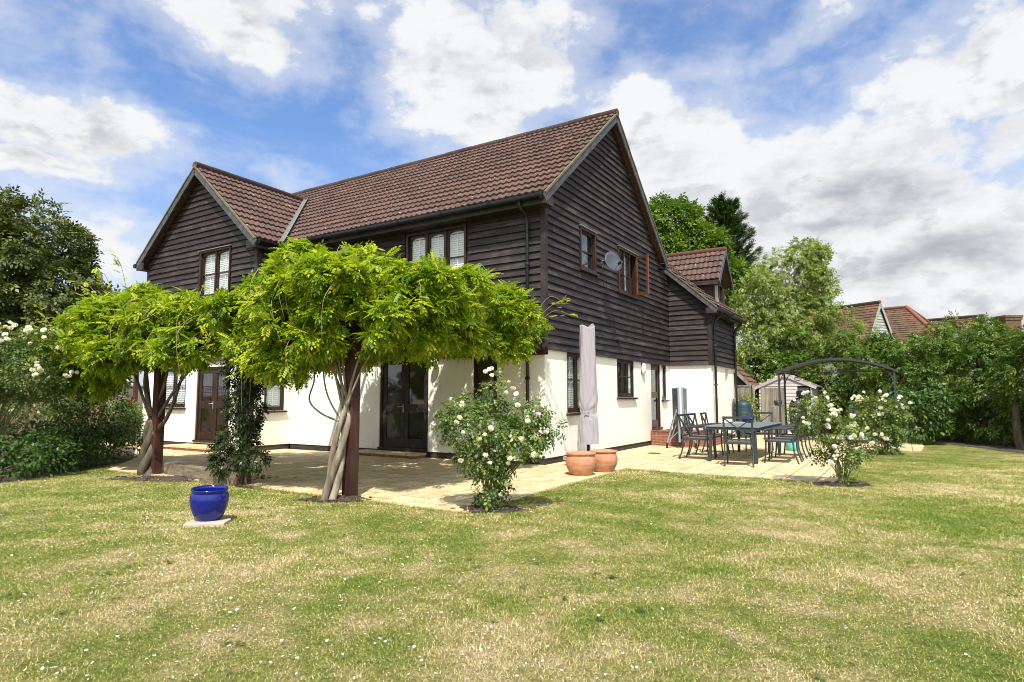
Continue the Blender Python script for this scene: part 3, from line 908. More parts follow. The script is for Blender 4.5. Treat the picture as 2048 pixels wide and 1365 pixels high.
window(FRONT, OPS['front_up'][0], 3, arch=.09, bar=.36)
window(FRONT, OPS['front_low'][1], 1, arch=.07, shutters=False, bar=.5)
glazed_door(FRONT, OPS['front_low'][0], 2, .86, 3.70, wood=M['trim'])
window(WFRONT, OPS['wfront_up'][0], 2, arch=.08, bar=.5, drip=True)
window(WFRONT, OPS['wfront_low'][1], 2, arch=.06, bar=.55)
glazed_door(WFRONT, OPS['wfront_low'][0], 2, .88, 9.19)
window(WSIDE, OPS['wside_up'][0], 1, arch=.05, bar=.45)
window(WSIDE, OPS['wside_low'][0], 1, arch=.0, bar=.6)
window(GABLE, OPS['gable_low'][0], 2, arch=.08, bar=.55)
window(GABLE, OPS['gable_low'][1], 3, arch=.05, shutters=False, bar=.55, curtain=(4.45, 4.8))
window(GABLE, OPS['gable_low'][3], 1, shutters=False, bar=.55, curtain=(7.02, 7.42))
glazed_door(GABLE, OPS['gable_low'][2], 1, .88, None)
window(GABLE, OPS['gable_up'][0], 1, arch=.05, shutters=False, bar=.46, drip=True, curtain=(1.62, 1.9))
wo = window(GABLE, OPS['gable_up'][1], 3, arch=.12, shutters=False, skip=(2,), bar=.42, drip=True, curtain=(3.8, 4.66))
# the opened casement of that window, hinged on its far jamb, a louvred shutter folded out with it
cs = MB(); ang = R(66); hinge = Vector((5.0, -.03, 0))
def CSP(x, d, z): return hinge + Vector((-x * math.cos(ang) - d * math.sin(ang), -x * math.sin(ang) + d * math.cos(ang), z))
def cbox(b, x0, x1, d0, d1, z0, z1): b.hexa([CSP(x, d, z0) for x, d in ((x0, d0), (x1, d0), (x1, d1), (x0, d1))] + [CSP(x, d, z1) for x, d in ((x0, d0), (x1, d0), (x1, d1), (x0, d1))])
for x0, x1, z0, z1 in ((0, .05, 4.02, 5.06), (.40, .45, 4.02, 5.06), (.05, .40, 4.02, 4.09), (.05, .40, 5.01, 5.06), (.05, .40, 4.47, 4.495)): cbox(cs, x0, x1, -.02, .02, z0, z1)
cs = cs.build('casement', M['orange_wood'], wo)
cp = MB(); cbox(cp, .05, .40, -.004, .004, 4.09, 5.01); cp.build('pane', M['glass'], cs)
# dormer on the extension
mb = MB()
DA, DZ, DB = 9.55, 6.04, -1.07
for s in (-1, 1):
    tiles(mb, (DA + s * .9, -1.33, 4.95), (0, 1, 0), (-s * .9, 0, DZ - 4.95), 2.1, math.hypot(.9, DZ - 4.95), seed=8 + s)
    mb.face([(DA + s * .88, -1.3, 4.93), (DA + s * .88, .7, 4.93), (DA, .7, DZ - .03), (DA, -1.3, DZ - .03)])
mb.tube([(DA, -1.36, DZ + .01), (DA, .8, DZ + .01)], .09, 10, rnd=.99)
dr = mb.build('dormer', M['tile'], house)
mb = MB()
for z in np.arange(4.25, 4.9, .15):
    fbox(mb, ('a', DA - .7), DB + .02, .3, 0, .03, z, z + .15, random.random())
fbox(mb, ('b', DB), DA - .7, DA - .48, -.05, .03, 4.2, 4.95); fbox(mb, ('b', DB), DA + .48, DA + .7, -.05, .03, 4.2, 4.95)
mb.face([(DA - .7, DB, 4.95), (DA + .7, DB, 4.95), (DA, DB, 5.85)]); mb.box(DA + .66, DA + .7, DB, .4, 4.2, 4.95)
mb.box(DA - .9, DA - .7, -1.28, .3, 4.80, 4.83); mb.box(DA - .92, DA - .89, -1.3, .3, 4.8, 4.93); mb.box(DA + .7, DA + .9, -1.28, .3, 4.80, 4.83)
mb.build('dormer_wall', M['board'], dr)
mb = MB()
for s in (-1, 1):
    mb.beam((DA + s * .93, -1.34, 4.84), (DA, -1.34, DZ - .06), .03, .13)
mb.build('dormer_bargeboard', M['barge'], dr)
b = MB(); f = ('b', DB)
for u in (-.48, -.02, .44): fbox(b, f, DA + u, DA + u + .05, -.06, .035, 4.4, 4.95)
fbox(b, f, DA - .48, DA + .49, -.06, .05, 4.33, 4.4); fbox(b, f, DA - .48, DA + .49, -.06, .036, 4.9, 4.96)
b.build('dormer_window', M['frame'], dr)
b = MB(); fbox(b, f, DA - .46, DA + .46, -.03, -.025, 4.4, 4.92); b.build('dormer_pane', M['glass'], dr)
mb = MB(); mb.face([(DA - .75, -1.16, 4.27), (DA + .75, -1.16, 4.27), (DA + .75, -1.5, 3.99), (DA - .75, -1.5, 3.99)])
mb.build('lead_apron', M['lead'], dr)
# ================================================================== ground
def flat_poly(name, pts, z0, z1, mat, frame=True):
    """a slab with its outline in house axes (frame) or world axes"""
    b = MB(); n = len(pts)
    b.face([(x, y, z1) for x, y in pts])
    for i in range(n):
        (x0, y0), (x1, y1) = pts[i], pts[(i + 1) % n]
        b.face([(x0, y0, z0), (x1, y1, z0), (x1, y1, z1), (x0, y0, z1)])
    o = b.build(name, mat)
    if frame: o.location = CORNER; o.rotation_euler = (0, 0, PHI)
    return o


b = MB(); b.face([(-600, -200, 0), (600, -200, 0), (600, 900, 0), (-600, 900, 0)])
lawn = b.build('lawn', M['lawn']); lawn['kind'] = 'structure'
PATIO = [(-4.82, -1.62), (.26, -1.58), (.12, -5.12), (7.7, -5.12), (7.75, -6.25), (9.7, -6.35), (12.6, -6.2), (13.0, -1.0), (13, 2), (10, 2), (0, 2), (-.2, 12.6), (-.9, 14.5), (-2.0, 14.5), (-1.9, 11.2), (-3.6, 8.0), (-4.85, 6.4)]
patio = flat_poly('patio', PATIO, -.02, .022, M['patio']); patio['kind'] = 'structure'


def in_patio(x, y, grow=0.0):
    """mask: world points inside the patio outline"""
    dx, dy = x - CORNER.x, y - CORNER.y
    a = dx * CA.x + dy * CA.y; bb = dx * CB.x + dy * CB.y
    ins = np.zeros(len(a), bool); n = len(PATIO)
    for i in range(n):
        (x0, y0), (x1, y1) = PATIO[i], PATIO[(i + 1) % n]
        c = (y0 > bb) != (y1 > bb)
        with np.errstate(divide='ignore', invalid='ignore'):
            ins ^= c & (a < (x1 - x0) * (bb - y0) / (y1 - y0) + x0)
    return ins


def soil(cx, cy, rx, ry, seed):
    rr = random.Random(seed); b = MB(); n = 40
    ring = []
    for k in range(n):
        t = 2 * math.pi * k / n; q = 1 + rr.uniform(-.22, .18)
        ring.append((cx + rx * q * math.cos(t), cy + ry * q * math.sin(t), .004))
    for k in range(n): b.face([(cx, cy, .05), ring[k], ring[(k + 1) % n]])
    for k in range(120):
        t = rr.uniform(0, 6.28); q = math.sqrt(rr.random()); x, y = cx + rx * q * math.cos(t), cy + ry * q * math.sin(t); s = rr.uniform(.008, .03)
        b.box(-s, s, -s * .6, s * .6, 0, s, M=Matrix.Translation((x, y, .035 * (1 - q))) @ Matrix.Rotation(rr.uniform(0, 3), 4, 'Z'))
    o = b.build('soil_bed', M['soil']); o['kind'] = 'structure'


soil(-2.25, 8.22, .5, .22, 1); soil(-.28, 7.5, .42, .2, 2); soil(-5.1, 10.35, 1.6, .35, 3); soil(5.0, 9.6, .42, .2, 4); soil(8.7, 14.7, .4, .2, 5)
b = MB()
BED = [(-7.95, 8.9), (-7.85, 9.8), (-7.72, 10.3), (-7.78, 10.9), (-7.75, 11.6), (-7.95, 12.3), (-8.05, 13.4), (-8.8, 15.1), (-9.6, 16.9), (-10.5, 19.0), (-16, 19), (-22, 11), (-12, 7.6), (-8.9, 8.2)]
b.face([(x, y, .012) for x, y in BED]); o = b.build('soil_bed', M['soil']); o['kind'] = 'structure'
b = MB(); b.face([(11.9, 13, .010), (15, 11, .010), (16, 20, .010), (13, 27, .010), (9, 27, .010), (12.0, 21.5, .010), (12.5, 18.5, .010)])
o = b.build('soil_bed', M['soil']); o['kind'] = 'structure'

# ================================================================== foliage tools (numpy)
def unit(v): return v / np.maximum(np.linalg.norm(v, axis=-1, keepdims=True), 1e-9)


def place(TV, TF, P, X, Z, S):
    """copies of a leaf template: P positions, X leaf axis, Z leaf normal, S size"""
    X = unit(X); Z = unit(Z - X * (Z * X).sum(1, keepdims=True)); Y = np.cross(Z, X)
    Rm = np.stack([X, Y, Z], axis=2)
    V = np.einsum('nij,kj->nki', Rm, TV) * S[:, None, None] + P[:, None, :]
    F = TF[None] + (np.arange(len(P)) * len(TV))[:, None, None]
    return V.reshape(-1, 3), F.reshape(-1, TF.shape[1])


def leaf_tpl(pairs=0, ll=.3, lw=.11, droop=.25, ang=58, fold=.02):
    """a pinnate leaf of diamonds along x, or one single leaf"""
    V, F = [], []
    def diamond(o, d, L, w):
        o = np.array(o); d = unit(np.array(d, float)); s = np.array([-d[1], d[0], 0.0]); i = len(V)
        m = o + d * L * .45
        V.extend([o, m + s * w / 2 + [0, 0, fold], o + d * L + [0, 0, -.15 * L], m - s * w / 2 + [0, 0, fold]])
        F.append([i, i + 1, i + 2, i + 3])
    if pairs == 0: diamond((0, 0, 0), (1, 0, 0), 1, lw)
    else:
        for k in range(pairs):
            x = .22 + .70 * k / pairs; z = -droop * x * x; l = ll * (1 - .35 * abs(k / pairs - .4))
            for s in (-1, 1):
                a = R(ang) * s; diamond((x, 0, z), (math.cos(a), math.sin(a), -.12), l, lw)
        diamond((.92, 0, -droop * .85), (1, 0, -.3), ll * .9, lw)
    return np.array(V), np.array(F)


PINN = leaf_tpl(5, .36, .155); ROSE = leaf_tpl(2, .42, .30, .2, 62); SINGLE = leaf_tpl(0, lw=.55)
CLUSTER = leaf_tpl(2, .6, .32, .15, 50)


def ellip_points(blobs, n, shell=.22, r=rng):
    """random points near the surfaces of ellipsoids, with outward normals; deep interior points are dropped"""
    B = np.array(blobs, float); area = (B[:, 3] * B[:, 4] + B[:, 3] * B[:, 5] + B[:, 4] * B[:, 5]) * (B[:, 6] if B.shape[1] > 6 else 1)
    k = r.choice(len(B), n, p=area / area.sum())
    d = unit(r.normal(size=(n, 3))); q = 1 - np.abs(r.normal(0, shell, n))[:, None]
    q = np.where(r.random((n, 1)) < .06, q + r.random((n, 1)) * .22, q)
    P = B[k, :3] + d * B[k, 3:6] * q
    N = unit(d / B[k, 3:6])
    inside = np.zeros(n)
    for bl in B: inside += ((((P - bl[:3]) / bl[3:6]) ** 2).sum(1) < .42)
    keep = (inside < 1) | (r.random(n) < .25)
    return P[keep], N[keep]


def lumpy(blobs, per, rad, seed, low=-.35):
    """smaller tufts over the upper surfaces, so that an outline is uneven and shades itself"""
    r = np.random.default_rng(seed + 500); out = list(blobs)
    for bl in blobs:
        d = unit(r.normal(size=(per * 3, 3))); d = d[d[:, 2] > low][:per]
        for q in d:
            s = rad * r.uniform(.55, 1.35)
            out.append((bl[0] + q[0] * bl[3] * .97, bl[1] + q[1] * bl[4] * .97, bl[2] + q[2] * bl[5] * .97, s, s, s * .8, 1.5))
    return [tuple(b) + (1.0,) * (7 - len(b)) for b in out]


def foliage(name, mat, parent, blobs, n, tpl, size, shell=.22, droop=.5, out=1.0, rad=.9, size_var=.35, seed=0, clump=1.6, floor=None, cut=None, tone=None, flat=.7, gap=-.75, star=0):
    r = np.random.default_rng(seed)
    P, N = ellip_points(blobs, n, shell, r)
    if cut is not None:
        k = cut(P); P, N = P[k], N[k]
    # clumping: whole sprays drop out so the sky and the branches show through
    c = np.sin(P[:, 0] * 3.1 * clump + seed) * np.sin(P[:, 1] * 2.7 * clump + 2 * seed) + np.sin(P[:, 2] * 3.7 * clump + 1.3 + P[:, 0] * 1.9 * clump) * .8
    c = c + r.normal(0, .35, len(P))
    k = c > gap
    P, N, c = P[k], N[k], c[k]
    if floor is not None:
        k = P[:, 2] > floor; P, N, c = P[k], N[k], c[k]
    if star:
        A = N * .8 + r.normal(0, .35, P.shape) + np.array([0, 0, .55]); A = unit(A); h = unit(np.cross(A, r.normal(size=P.shape))); h2 = np.cross(A, h)
        m0 = len(P); ka = np.arange(star)[None, :] * (2 * np.pi / star) + r.uniform(0, 6.28, (m0, 1)) + r.normal(0, .25, (m0, star)); sp = r.uniform(.75, 1.35, (m0, star))
        X = (A[:, None, :] * np.cos(sp)[..., None] + (h[:, None, :] * np.cos(ka)[..., None] + h2[:, None, :] * np.sin(ka)[..., None]) * np.sin(sp)[..., None]).reshape(-1, 3)
        P = np.repeat(P, star, 0); N = np.repeat(A, star, 0); c = np.repeat(c, star)
    m = len(P)
    X = X + r.normal(0, .12, X.shape) if star else N * out + r.normal(0, rad * .6, (m, 3)); X[:, 2] -= droop
    Z = N * flat + r.normal(0, .4, (m, 3)); Z[:, 2] += 1.5 - flat
    S = size * (1 + r.uniform(-size_var, size_var, m))
    V, F = place(tpl[0], tpl[1], P, X, Z, S)
    tn = np.clip(.5 + .13 * c + r.normal(0, .25, m), 0, 1)
    if tone is not None: tn = np.clip(tn + tone(P), 0, 1)
    rn = np.repeat(tn, len(tpl[1])); rn = np.clip(rn + r.normal(0, .06, len(rn)), 0, 1)
    return mesh_np(name, V, F, mat, parent, rn)


def limb_mesh(name, mat, parent, limbs, n=8):
    b = MB()
    for pts, r0, r1 in limbs:
        q = spline(pts, 5); b.tube(q, [r0 + (r1 - r0) * i / (len(q) - 1) for i in range(len(q))], n)
    return b.build(name, mat, parent)


def local(blobs, o):
    return [(x - o[0], y - o[1], z - o[2], *rest) for x, y, z, *rest in blobs]


def tree(name, label, base, blobs, trunk_r, leafm, n, tpl, size, seed, group=None, barkm='darkbark', **kw):
    t = thing(name, label, 'tree', base, 0, group)
    lb = local(blobs, base); rr = random.Random(seed)
    limbs = []; top = max(q[2] for q in lb); mid = lb[0]
    limbs.append(([(0, 0, -.1), (rr.uniform(-.1, .1), rr.uniform(-.1, .1), top * .3), (mid[0] * .5, mid[1] * .5, top * .6), (mid[0] * .8, mid[1] * .8, top * 1.0)], trunk_r, trunk_r * .25))
    for q in lb:
        h = rr.uniform(.25, .5) * q[2]
        limbs.append(([(mid[0] * h / top * .6, mid[1] * h / top * .6, h), (q[0] * .45, q[1] * .45, h + (q[2] - h) * .55), (q[0], q[1], q[2])], trunk_r * .5, trunk_r * .08))
        for _ in range(5):
            e = Vector((rr.gauss(0, 1), rr.gauss(0, 1), rr.gauss(0, 1))).normalized()
            limbs.append(([(q[0] * .8, q[1] * .8, q[2] * .9), (q[0] + e.x * q[3] * .4, q[1] + e.y * q[4] * .4, q[2] + e.z * q[5] * .4), (q[0] + e.x * q[3] * .9, q[1] + e.y * q[4] * .9, q[2] + e.z * q[5] * .9)], trunk_r * .16, trunk_r * .03))
    limb_mesh('trunk', M[barkm], t, limbs)
    foliage('crown', leafm, t, lumpy(lb, 7, max(q[3] for q in lb) * .22, seed), n, tpl, size, seed=seed, **kw)
    return t


# ---- trees beyond the garden
G = 'trees beyond the garden'
tree('tree', 'dark dull green tree rising above the fence left of the house', (-21.2, 26.5, 0),
     [(-21, 26.5, 6.2, 2.6, 2.6, 2.3), (-20.6, 26.2, 8.2, 1.7, 1.7, 1.7), (-23, 26.5, 7.2, 2.4, 2.4, 2.3), (-19.3, 26, 5.2, 1.7, 1.8, 1.4), (-21, 25.6, 4.0, 3, 2, 1.6), (-24.5, 26, 5, 2.6, 2, 2.4), (-18.9, 26, 3.6, 1.6, 1.6, 1.3)],
     .35, M['left_leaf'], 26000, CLUSTER, .30, 21, G, droop=.25, clump=1.1)
tree('tree', 'bright green rounded broadleaf tree showing just behind the main gable', (10, 38, 0),
     [(9.9, 38, 12.0, 1.7, 1.7, 1.45), (11.3, 38, 10.4, 1.7, 1.7, 1.6), (8.6, 38, 10.6, 1.5, 1.6, 1.6), (10.2, 37.6, 8.8, 2.4, 2, 1.7), (12.6, 38.3, 8.6, 1.7, 1.7, 1.5)],
     .3, M['tree_leaf'], 20000, CLUSTER, .36, 22, G, droop=.2, clump=1.0)
tree('tree', 'pale yellow green tree with wispy twigs, leaning over the wooden shed', (10.8, 27, 0),
     [(12.2, 27, 6.5, 1.5, 1.5, 1.5), (10.8, 27, 5.5, 1.2, 1.3, 1.4), (13.1, 27, 6.1, 1.0, 1.1, 1.0), (12.3, 26.8, 4.8, 1.5, 1.3, 1.3), (11.2, 26.6, 4.0, 1.5, 1.2, 1.2), (13.0, 26.9, 3.9, 1.0, 1.0, 1.0), (10.4, 26.4, 3.3, 1.0, 1.0, .9), (12.9, 27, 7.4, .7, .7, .8)],
     .22, M['willow_leaf'], 15500, CLUSTER, .19, 23, G, barkm='bark', droop=.55, clump=2.1, shell=.34)
t = thing('conifer', 'dark green conifer with upswept branch tips, tallest tree behind the house', 'tree', (13.9, 40, 0), 0, G)
limb_mesh('trunk', M['darkbark'], t, [([(0, 0, 0), (.1, 0, 6), (0, 0, 11), (-.05, 0, 14.3)], .28, .03)])
rr = np.random.default_rng(5); Ps, Xs = [], []
for i in range(120):
    z = 4.5 + 9.6 * (i / 120) ** .85; az = i * 2.4 + rr.uniform(-.3, .3); L = (14.6 - z) * .36 * rr.uniform(.5, 1.25) + .3
    q = rr.random((110, 1)) ** .7
    d = np.array([math.cos(az), math.sin(az), .0])
    p = d * L * q + np.array([0, 0, 1]) * (z + .55 * L * q ** 2 * .9) + rr.normal(0, .09, (110, 3)) * (1.1 - q * .6) * [1, 1, .7]
    Ps.append(p); Xs.append(d + rr.normal(0, .4, (110, 3)) + [0, 0, .6])
Ps, Xs = np.concatenate(Ps), np.concatenate(Xs)
V, F = place(*leaf_tpl(3, .4, .16, -.1, 40), Ps, Xs, rr.normal(0, .4, Ps.shape) + [0, 0, 1], .34 * rr.uniform(.6, 1.3, len(Ps)))
mesh_np('crown', V, F, M['conifer_leaf'], t, np.clip(np.repeat(rr.normal(.5, .25, len(Ps)), 7), 0, 1))

# ---- tall hedge along the right boundary
hx = [(14.1, 12.3), (14.1, 14.2), (14.05, 16), (14.0, 17.8), (13.9, 19.4), (13.6, 21), (13.0, 22.6), (12.2, 24), (11.2, 25.2), (10.2, 26.0)]
rr = random.Random(3); blobs = []
for x, y in hx:
    blobs.append((x, y, 1.75, 1.15, 1.35, 1.55)); blobs.append((x + rr.uniform(-.2, .4), y + rr.uniform(-.4, .4), 2.38, 1.0, 1.0, .72 + rr.uniform(-.1, .12)))
    blobs.append((x + .1, y, .6, 1.1, 1.3, .6)); blobs.append((x - .45, y + .5, 1.5 + rr.uniform(-.3, .6), .75, .8, .7))
for x, y, z, q in ((13.2, 22.3, 3.2, .22), (12.6, 23.4, 3.3, .25), (11.5, 25, 3.6, .3), (14.0, 18.3, 3.15, .2), (11.1, 25.4, 3.5, .4), (14.2, 15.2, 3.3, .25)):
    blobs.append((x, y, z, q * 1.2, q * 1.2, q, .5))
blobs = [tuple(q) + (1.0,) * (7 - len(q)) for q in blobs]
h = thing('hedge', 'tall leafy green boundary hedge, along the right edge of the lawn behind the arched shelter', 'hedge', (13.5, 19, 0))
limbs = []
for k in range(26):
    x, y = hx[k % len(hx)]; x += rr.uniform(-.5, .4); y += rr.uniform(-.8, .8)
    limbs.append(([(x - 13.5, y - 19, -.05), (x - 13.5 + rr.uniform(-.15, .15), y - 19 + rr.uniform(-.15, .15), .9), (x - 13.5 + rr.uniform(-.4, .4), y - 19 + rr.uniform(-.4, .4), 2.4)], rr.uniform(.03, .09), .015))
limbs.append(([(-.35, -2.75, -.05), (-.4, -2.7, .5), (-.3, -2.6, 1.5)], .13, .07))
for q in limbs: limb_mesh('trunk', M['shadebark'], h, [q])
foliage('foliage', M['hedge_leaf'], h, lumpy(local(blobs, (13.5, 19, 0)), 6, .3, 6), 82000, CLUSTER, .15, seed=31, droop=.45, clump=1.25, shell=.2, floor=.06)
def bush(name, label, base, blobs, leafm, n, tpl, size, seed, group=None, stems=10, stemmat='stem', **kw):
    t = thing(name, label, 'shrub' if 'rose' not in name else 'rose bush', base, 0, group)
    rr = random.Random(seed); lb = local(blobs, base); limbs = []
    for k in range(stems):
        q = lb[k % len(lb)]; e = Vector([max(-.6, min(.6, rr.gauss(0, .4))) for _ in range(3)])
        end = (q[0] + e.x * q[3], q[1] + e.y * q[4], max(.15, q[2] + e.z * q[5]))
        limbs.append(([(rr.uniform(-.05, .05), rr.uniform(-.05, .05), -.03), (end[0] * .35 + rr.uniform(-.04, .04), end[1] * .35, end[2] * .5), end], rr.uniform(.008, .014), .003))
    limb_mesh('stem', M[stemmat], t, limbs, 6)
    foliage('foliage', leafm, t, lb if 'rose' in name else lumpy(lb, 7, .22, seed, -.1), n, tpl, size, seed=seed, **kw)
    return t


bush('shrub', 'light green shrub bulging from the hedge foot beside the shelter post', (11.8, 18.2, 0), [(11.75, 18.1, .85, .8, .75, .72), (12.1, 18.6, 1.2, .7, .7, .6), (11.5, 17.9, .5, .6, .6, .45)], M['dark_leaf'], 6000, SINGLE, .12, 35, droop=.5, tone=lambda P: np.full(len(P), .18))

GH = 'loose shrubs rising above the hedge'
bush('shrub', 'tall wispy pale shrub rising above the hedge in front of the grey gabled roof', (14.2, 25.2, 0), [(14.1, 25.2, 3.6, .6, .5, .7), (13.7, 25.2, 4.3, .45, .4, .55), (14.5, 25.3, 4.1, .4, .4, .5), (13.4, 25.1, 4.8, .25, .25, .4), (14.6, 25.2, 3.2, .7, .6, .5)], M['willow_leaf'], 2300, CLUSTER, .12, 36, GH, 26, 'twig', gap=-.2, clump=2.4, shell=.4)
bush('shrub', 'spindly dark green shrub standing above the hedge near the right hand roof', (15.3, 21.6, 0), [(15.3, 21.6, 3.2, .5, .5, .5), (15.6, 21.7, 3.7, .3, .3, .4), (14.9, 21.6, 3.5, .25, .25, .4), (16.1, 21.8, 3.5, .4, .4, .4)], M['hedge_leaf'], 1500, CLUSTER, .12, 37, GH, 20, 'twig', gap=-.3, clump=2.4, shell=.4)

# ================================================================== left border
GS = 'shrubs of the left border'
bush('shrub', 'low blue green shrub in front at the left edge of the lawn', (-8.5, 10.1, 0), [(-8.45, 10.2, .30, .8, .75, .40), (-9.4, 9.9, .32, .9, .8, .42), (-8.0, 10.8, .26, .5, .5, .34)], M['dark_leaf'], 15000, SINGLE, .064, 41, GS, floor=.02, clump=2.2)
bush('shrub', 'dark green shrub between the low front shrub and the taller leafy one', (-8.5, 11.9, 0), [(-8.5, 11.8, .36, .75, .8, .45), (-9.5, 11.6, .38, .9, .9, .45), (-8.1, 12.2, .35, .5, .5, .4)], M['dark_leaf'], 14000, SINGLE, .064, 42, GS, floor=.02, clump=2.2)
bush('shrub', 'taller mid green leafy shrub beside the paved path by the pergola', (-8.9, 13.4, 0), [(-8.8, 13.3, .75, .75, .8, .8), (-8.55, 13.0, 1.3, .5, .5, .45), (-9.8, 13.3, .9, .8, .8, .8), (-8.5, 13.6, .35, .6, .5, .4), (-8.9, 12.6, 1.2, .35, .35, .4)], M['rose_leaf'], 14000, SINGLE, .068, 43, GS, floor=.02, clump=2.0)

# ---- roses: a blossom is a cup of overlapping petals
def blossom_mesh(seed, mat, n=16):
    r = np.random.default_rng(seed); P, X, Z, S = [], [], [], []
    for i in range(n):
        az = i * 2.4; el = .15 + 1.25 * (i / n) + r.normal(0, .1)
        d = np.array([math.cos(az) * math.cos(el), math.sin(az) * math.cos(el), math.sin(el)])
        P.append(d * .16); X.append(d * .35 + np.array([0, 0, .75]) + r.normal(0, .25, 3)); Z.append(d); S.append(.55 * r.uniform(.75, 1.2))
    T = np.array([[-.35, 0, 0], [0, .45, .05], [.5, .28, 0], [.62, 0, -.06], [.5, -.28, 0], [0, -.45, .05]]); TF = np.array([[0, 1, 2, 3], [0, 3, 4, 5]])
    V, F = place(T, TF, np.array(P), np.array(X), np.array(Z), np.array(S))
    me = mesh_np('blossom', V, F, mat, None, np.repeat(r.random(n), 2))
    COL.objects.unlink(me)
    return me


BLOOM = [blossom_mesh(s, M['petal']) for s in (1, 2, 3)]
REDBLOOM = blossom_mesh(9, M['red_petal'])


def blooms(parent, spots, r, seed, src=None):
    rr = random.Random(seed)
    for p in spots:
        o = (src or BLOOM[rr.randrange(3)]).copy(); COL.objects.link(o); o.parent = parent; o.name = 'blossom'
        o.location = p; s = r * rr.uniform(.7, 1.35) * 1.9; o.scale = (s, s, s * .85)
        o.rotation_euler = (rr.gauss(0, .5), rr.gauss(0, .5), rr.uniform(0, 6))


def spread(blobs, n, seed, zmin=.3, clus=3, front=(0, -1, 0)):
    """blossom spots on the outside of the foliage, in small trusses"""
    r = np.random.default_rng(seed); P, N = ellip_points(blobs, n * 30, .02, r)
    k = (P[:, 2] > zmin) & (N @ np.array(front) + N[:, 2] * .8 > -.1); P, N = P[k] + N[k] * .07, N[k]
    out = []
    while len(out) < n:
        i = r.integers(len(P))
        for _ in range(min(int(r.integers(1, clus + 1)), n - len(out))): out.append(tuple(P[i] + r.normal(0, .05, 3)))
    return out


GR = 'white rose bushes by the paving'


def rose(label, base, blobs, n, nb, size, br, seed, stems, group=GR, **kw):
    t = bush('rose_bush', label, base, blobs, M['rose_leaf'], n, ROSE, size, seed, group, stems, **kw)
    blooms(t, spread(local(blobs, base), nb, seed), br, seed)
    return t


rose('white rose bush at the paving corner near the front of the lawn, beside the pergola', (-.29, 7.48, .01),
     [(-.33, 7.5, 1.0, .55, .45, .32), (-.05, 7.5, .85, .5, .4, .32), (-.28, 7.5, .62, .36, .34, .3), (-.25, 7.48, .3, .2, .2, .26), (.38, 7.6, .92, .24, .2, .12), (-.22, 7.5, 1.42, .12, .12, .2), (-.62, 7.5, 1.12, .25, .22, .2), (.15, 7.55, 1.12, .3, .25, .14)],
     3100, 52, .105, .046, 51, 26, clump=3.4, shell=.35)
rose('leggy white rose bush with bare lower stems beside the dining table', (5.01, 9.57, .01),
     [(4.55, 9.6, 1.05, .3, .28, .24), (4.85, 9.6, .85, .32, .3, .22), (4.6, 9.6, 1.25, .14, .14, .1), (5.1, 9.6, .62, .28, .26, .3), (5.35, 9.65, .62, .22, .2, .2), (5.05, 9.58, .25, .14, .14, .2), (4.72, 9.55, .5, .14, .14, .14)],
     1900, 50, .095, .054, 52, 22, clump=3.6, shell=.4)
rose('white rose bush in front of the arched shelter, by its right post', (8.69, 14.7, .01),
     [(8.6, 14.7, 1.1, .5, .4, .24), (8.3, 14.7, .95, .35, .3, .3), (9.0, 14.7, 1.0, .35, .3, .25), (8.75, 14.7, .6, .4, .35, .35), (8.75, 14.7, .25, .25, .2, .25)],
     2500, 48, .12, .064, 53, 20, clump=3.2, shell=.35)
lb = [(-8.55, 10.6, 1.85, .75, .7, .6), (-9.3, 10.4, 1.9, .9, .8, .7), (-8.25, 10.9, 1.62, .5, .5, .32), (-8.25, 10.8, 2.15, .4, .4, .35), (-8.1, 10.9, 1.75, .3, .3, .3)]
rose('large climbing white rose arching up in front of the left fence', (-8.9, 10.7, 0), lb, 7500, 95, .10, .060, 54, 24, group=None, clump=2.4)
lb = [(-10.5, 16.9, .75, .45, .5, .5), (-10.2, 16.6, .95, .3, .3, .25)]
t = bush('red_rose', 'crimson rose bush by the house wall and the garden fence', (-10.4, 16.8, 0), lb, M['rose_leaf'], 1800, ROSE, .11, 55, None, 8)
t['category'] = 'rose bush'
blooms(t, spread(local(lb, (-10.4, 16.8, 0)), 22, 5, .5), .05, 5, REDBLOOM)
# ================================================================== pergola and its climbers (house axes)
perg = thing('pergola', 'stained timber pergola buried under wisteria against the front of the house', 'pergola', CORNER, PHI)
for y in (.30, 2.55, 4.98):
    b = MB(); b.box(-4.83, -4.68, y - .075, y + .075, -.05, 2.22, .2 + y * .1); b.build('post', M['post'], perg, bevel=.006)
b = MB(); b.box(-4.86, -4.81, -.35, 5.6, 2.06, 2.24, .3); b.box(-4.70, -4.65, -.35, 5.6, 2.06, 2.24, .6); b.build('beam', M['post'], perg)
for k in range(10):
    y = .05 + k * .58; b = MB(); b.box(-5.15, -.07, y - .024, y + .024, 2.245, 2.37, (k * .37) % 1); b.build('rafter', M['post'], perg)
b = MB(); b.box(-.07, -.035, -.1, 5.5, 2.16, 2.30); b.build('ledger', M['post'], perg)

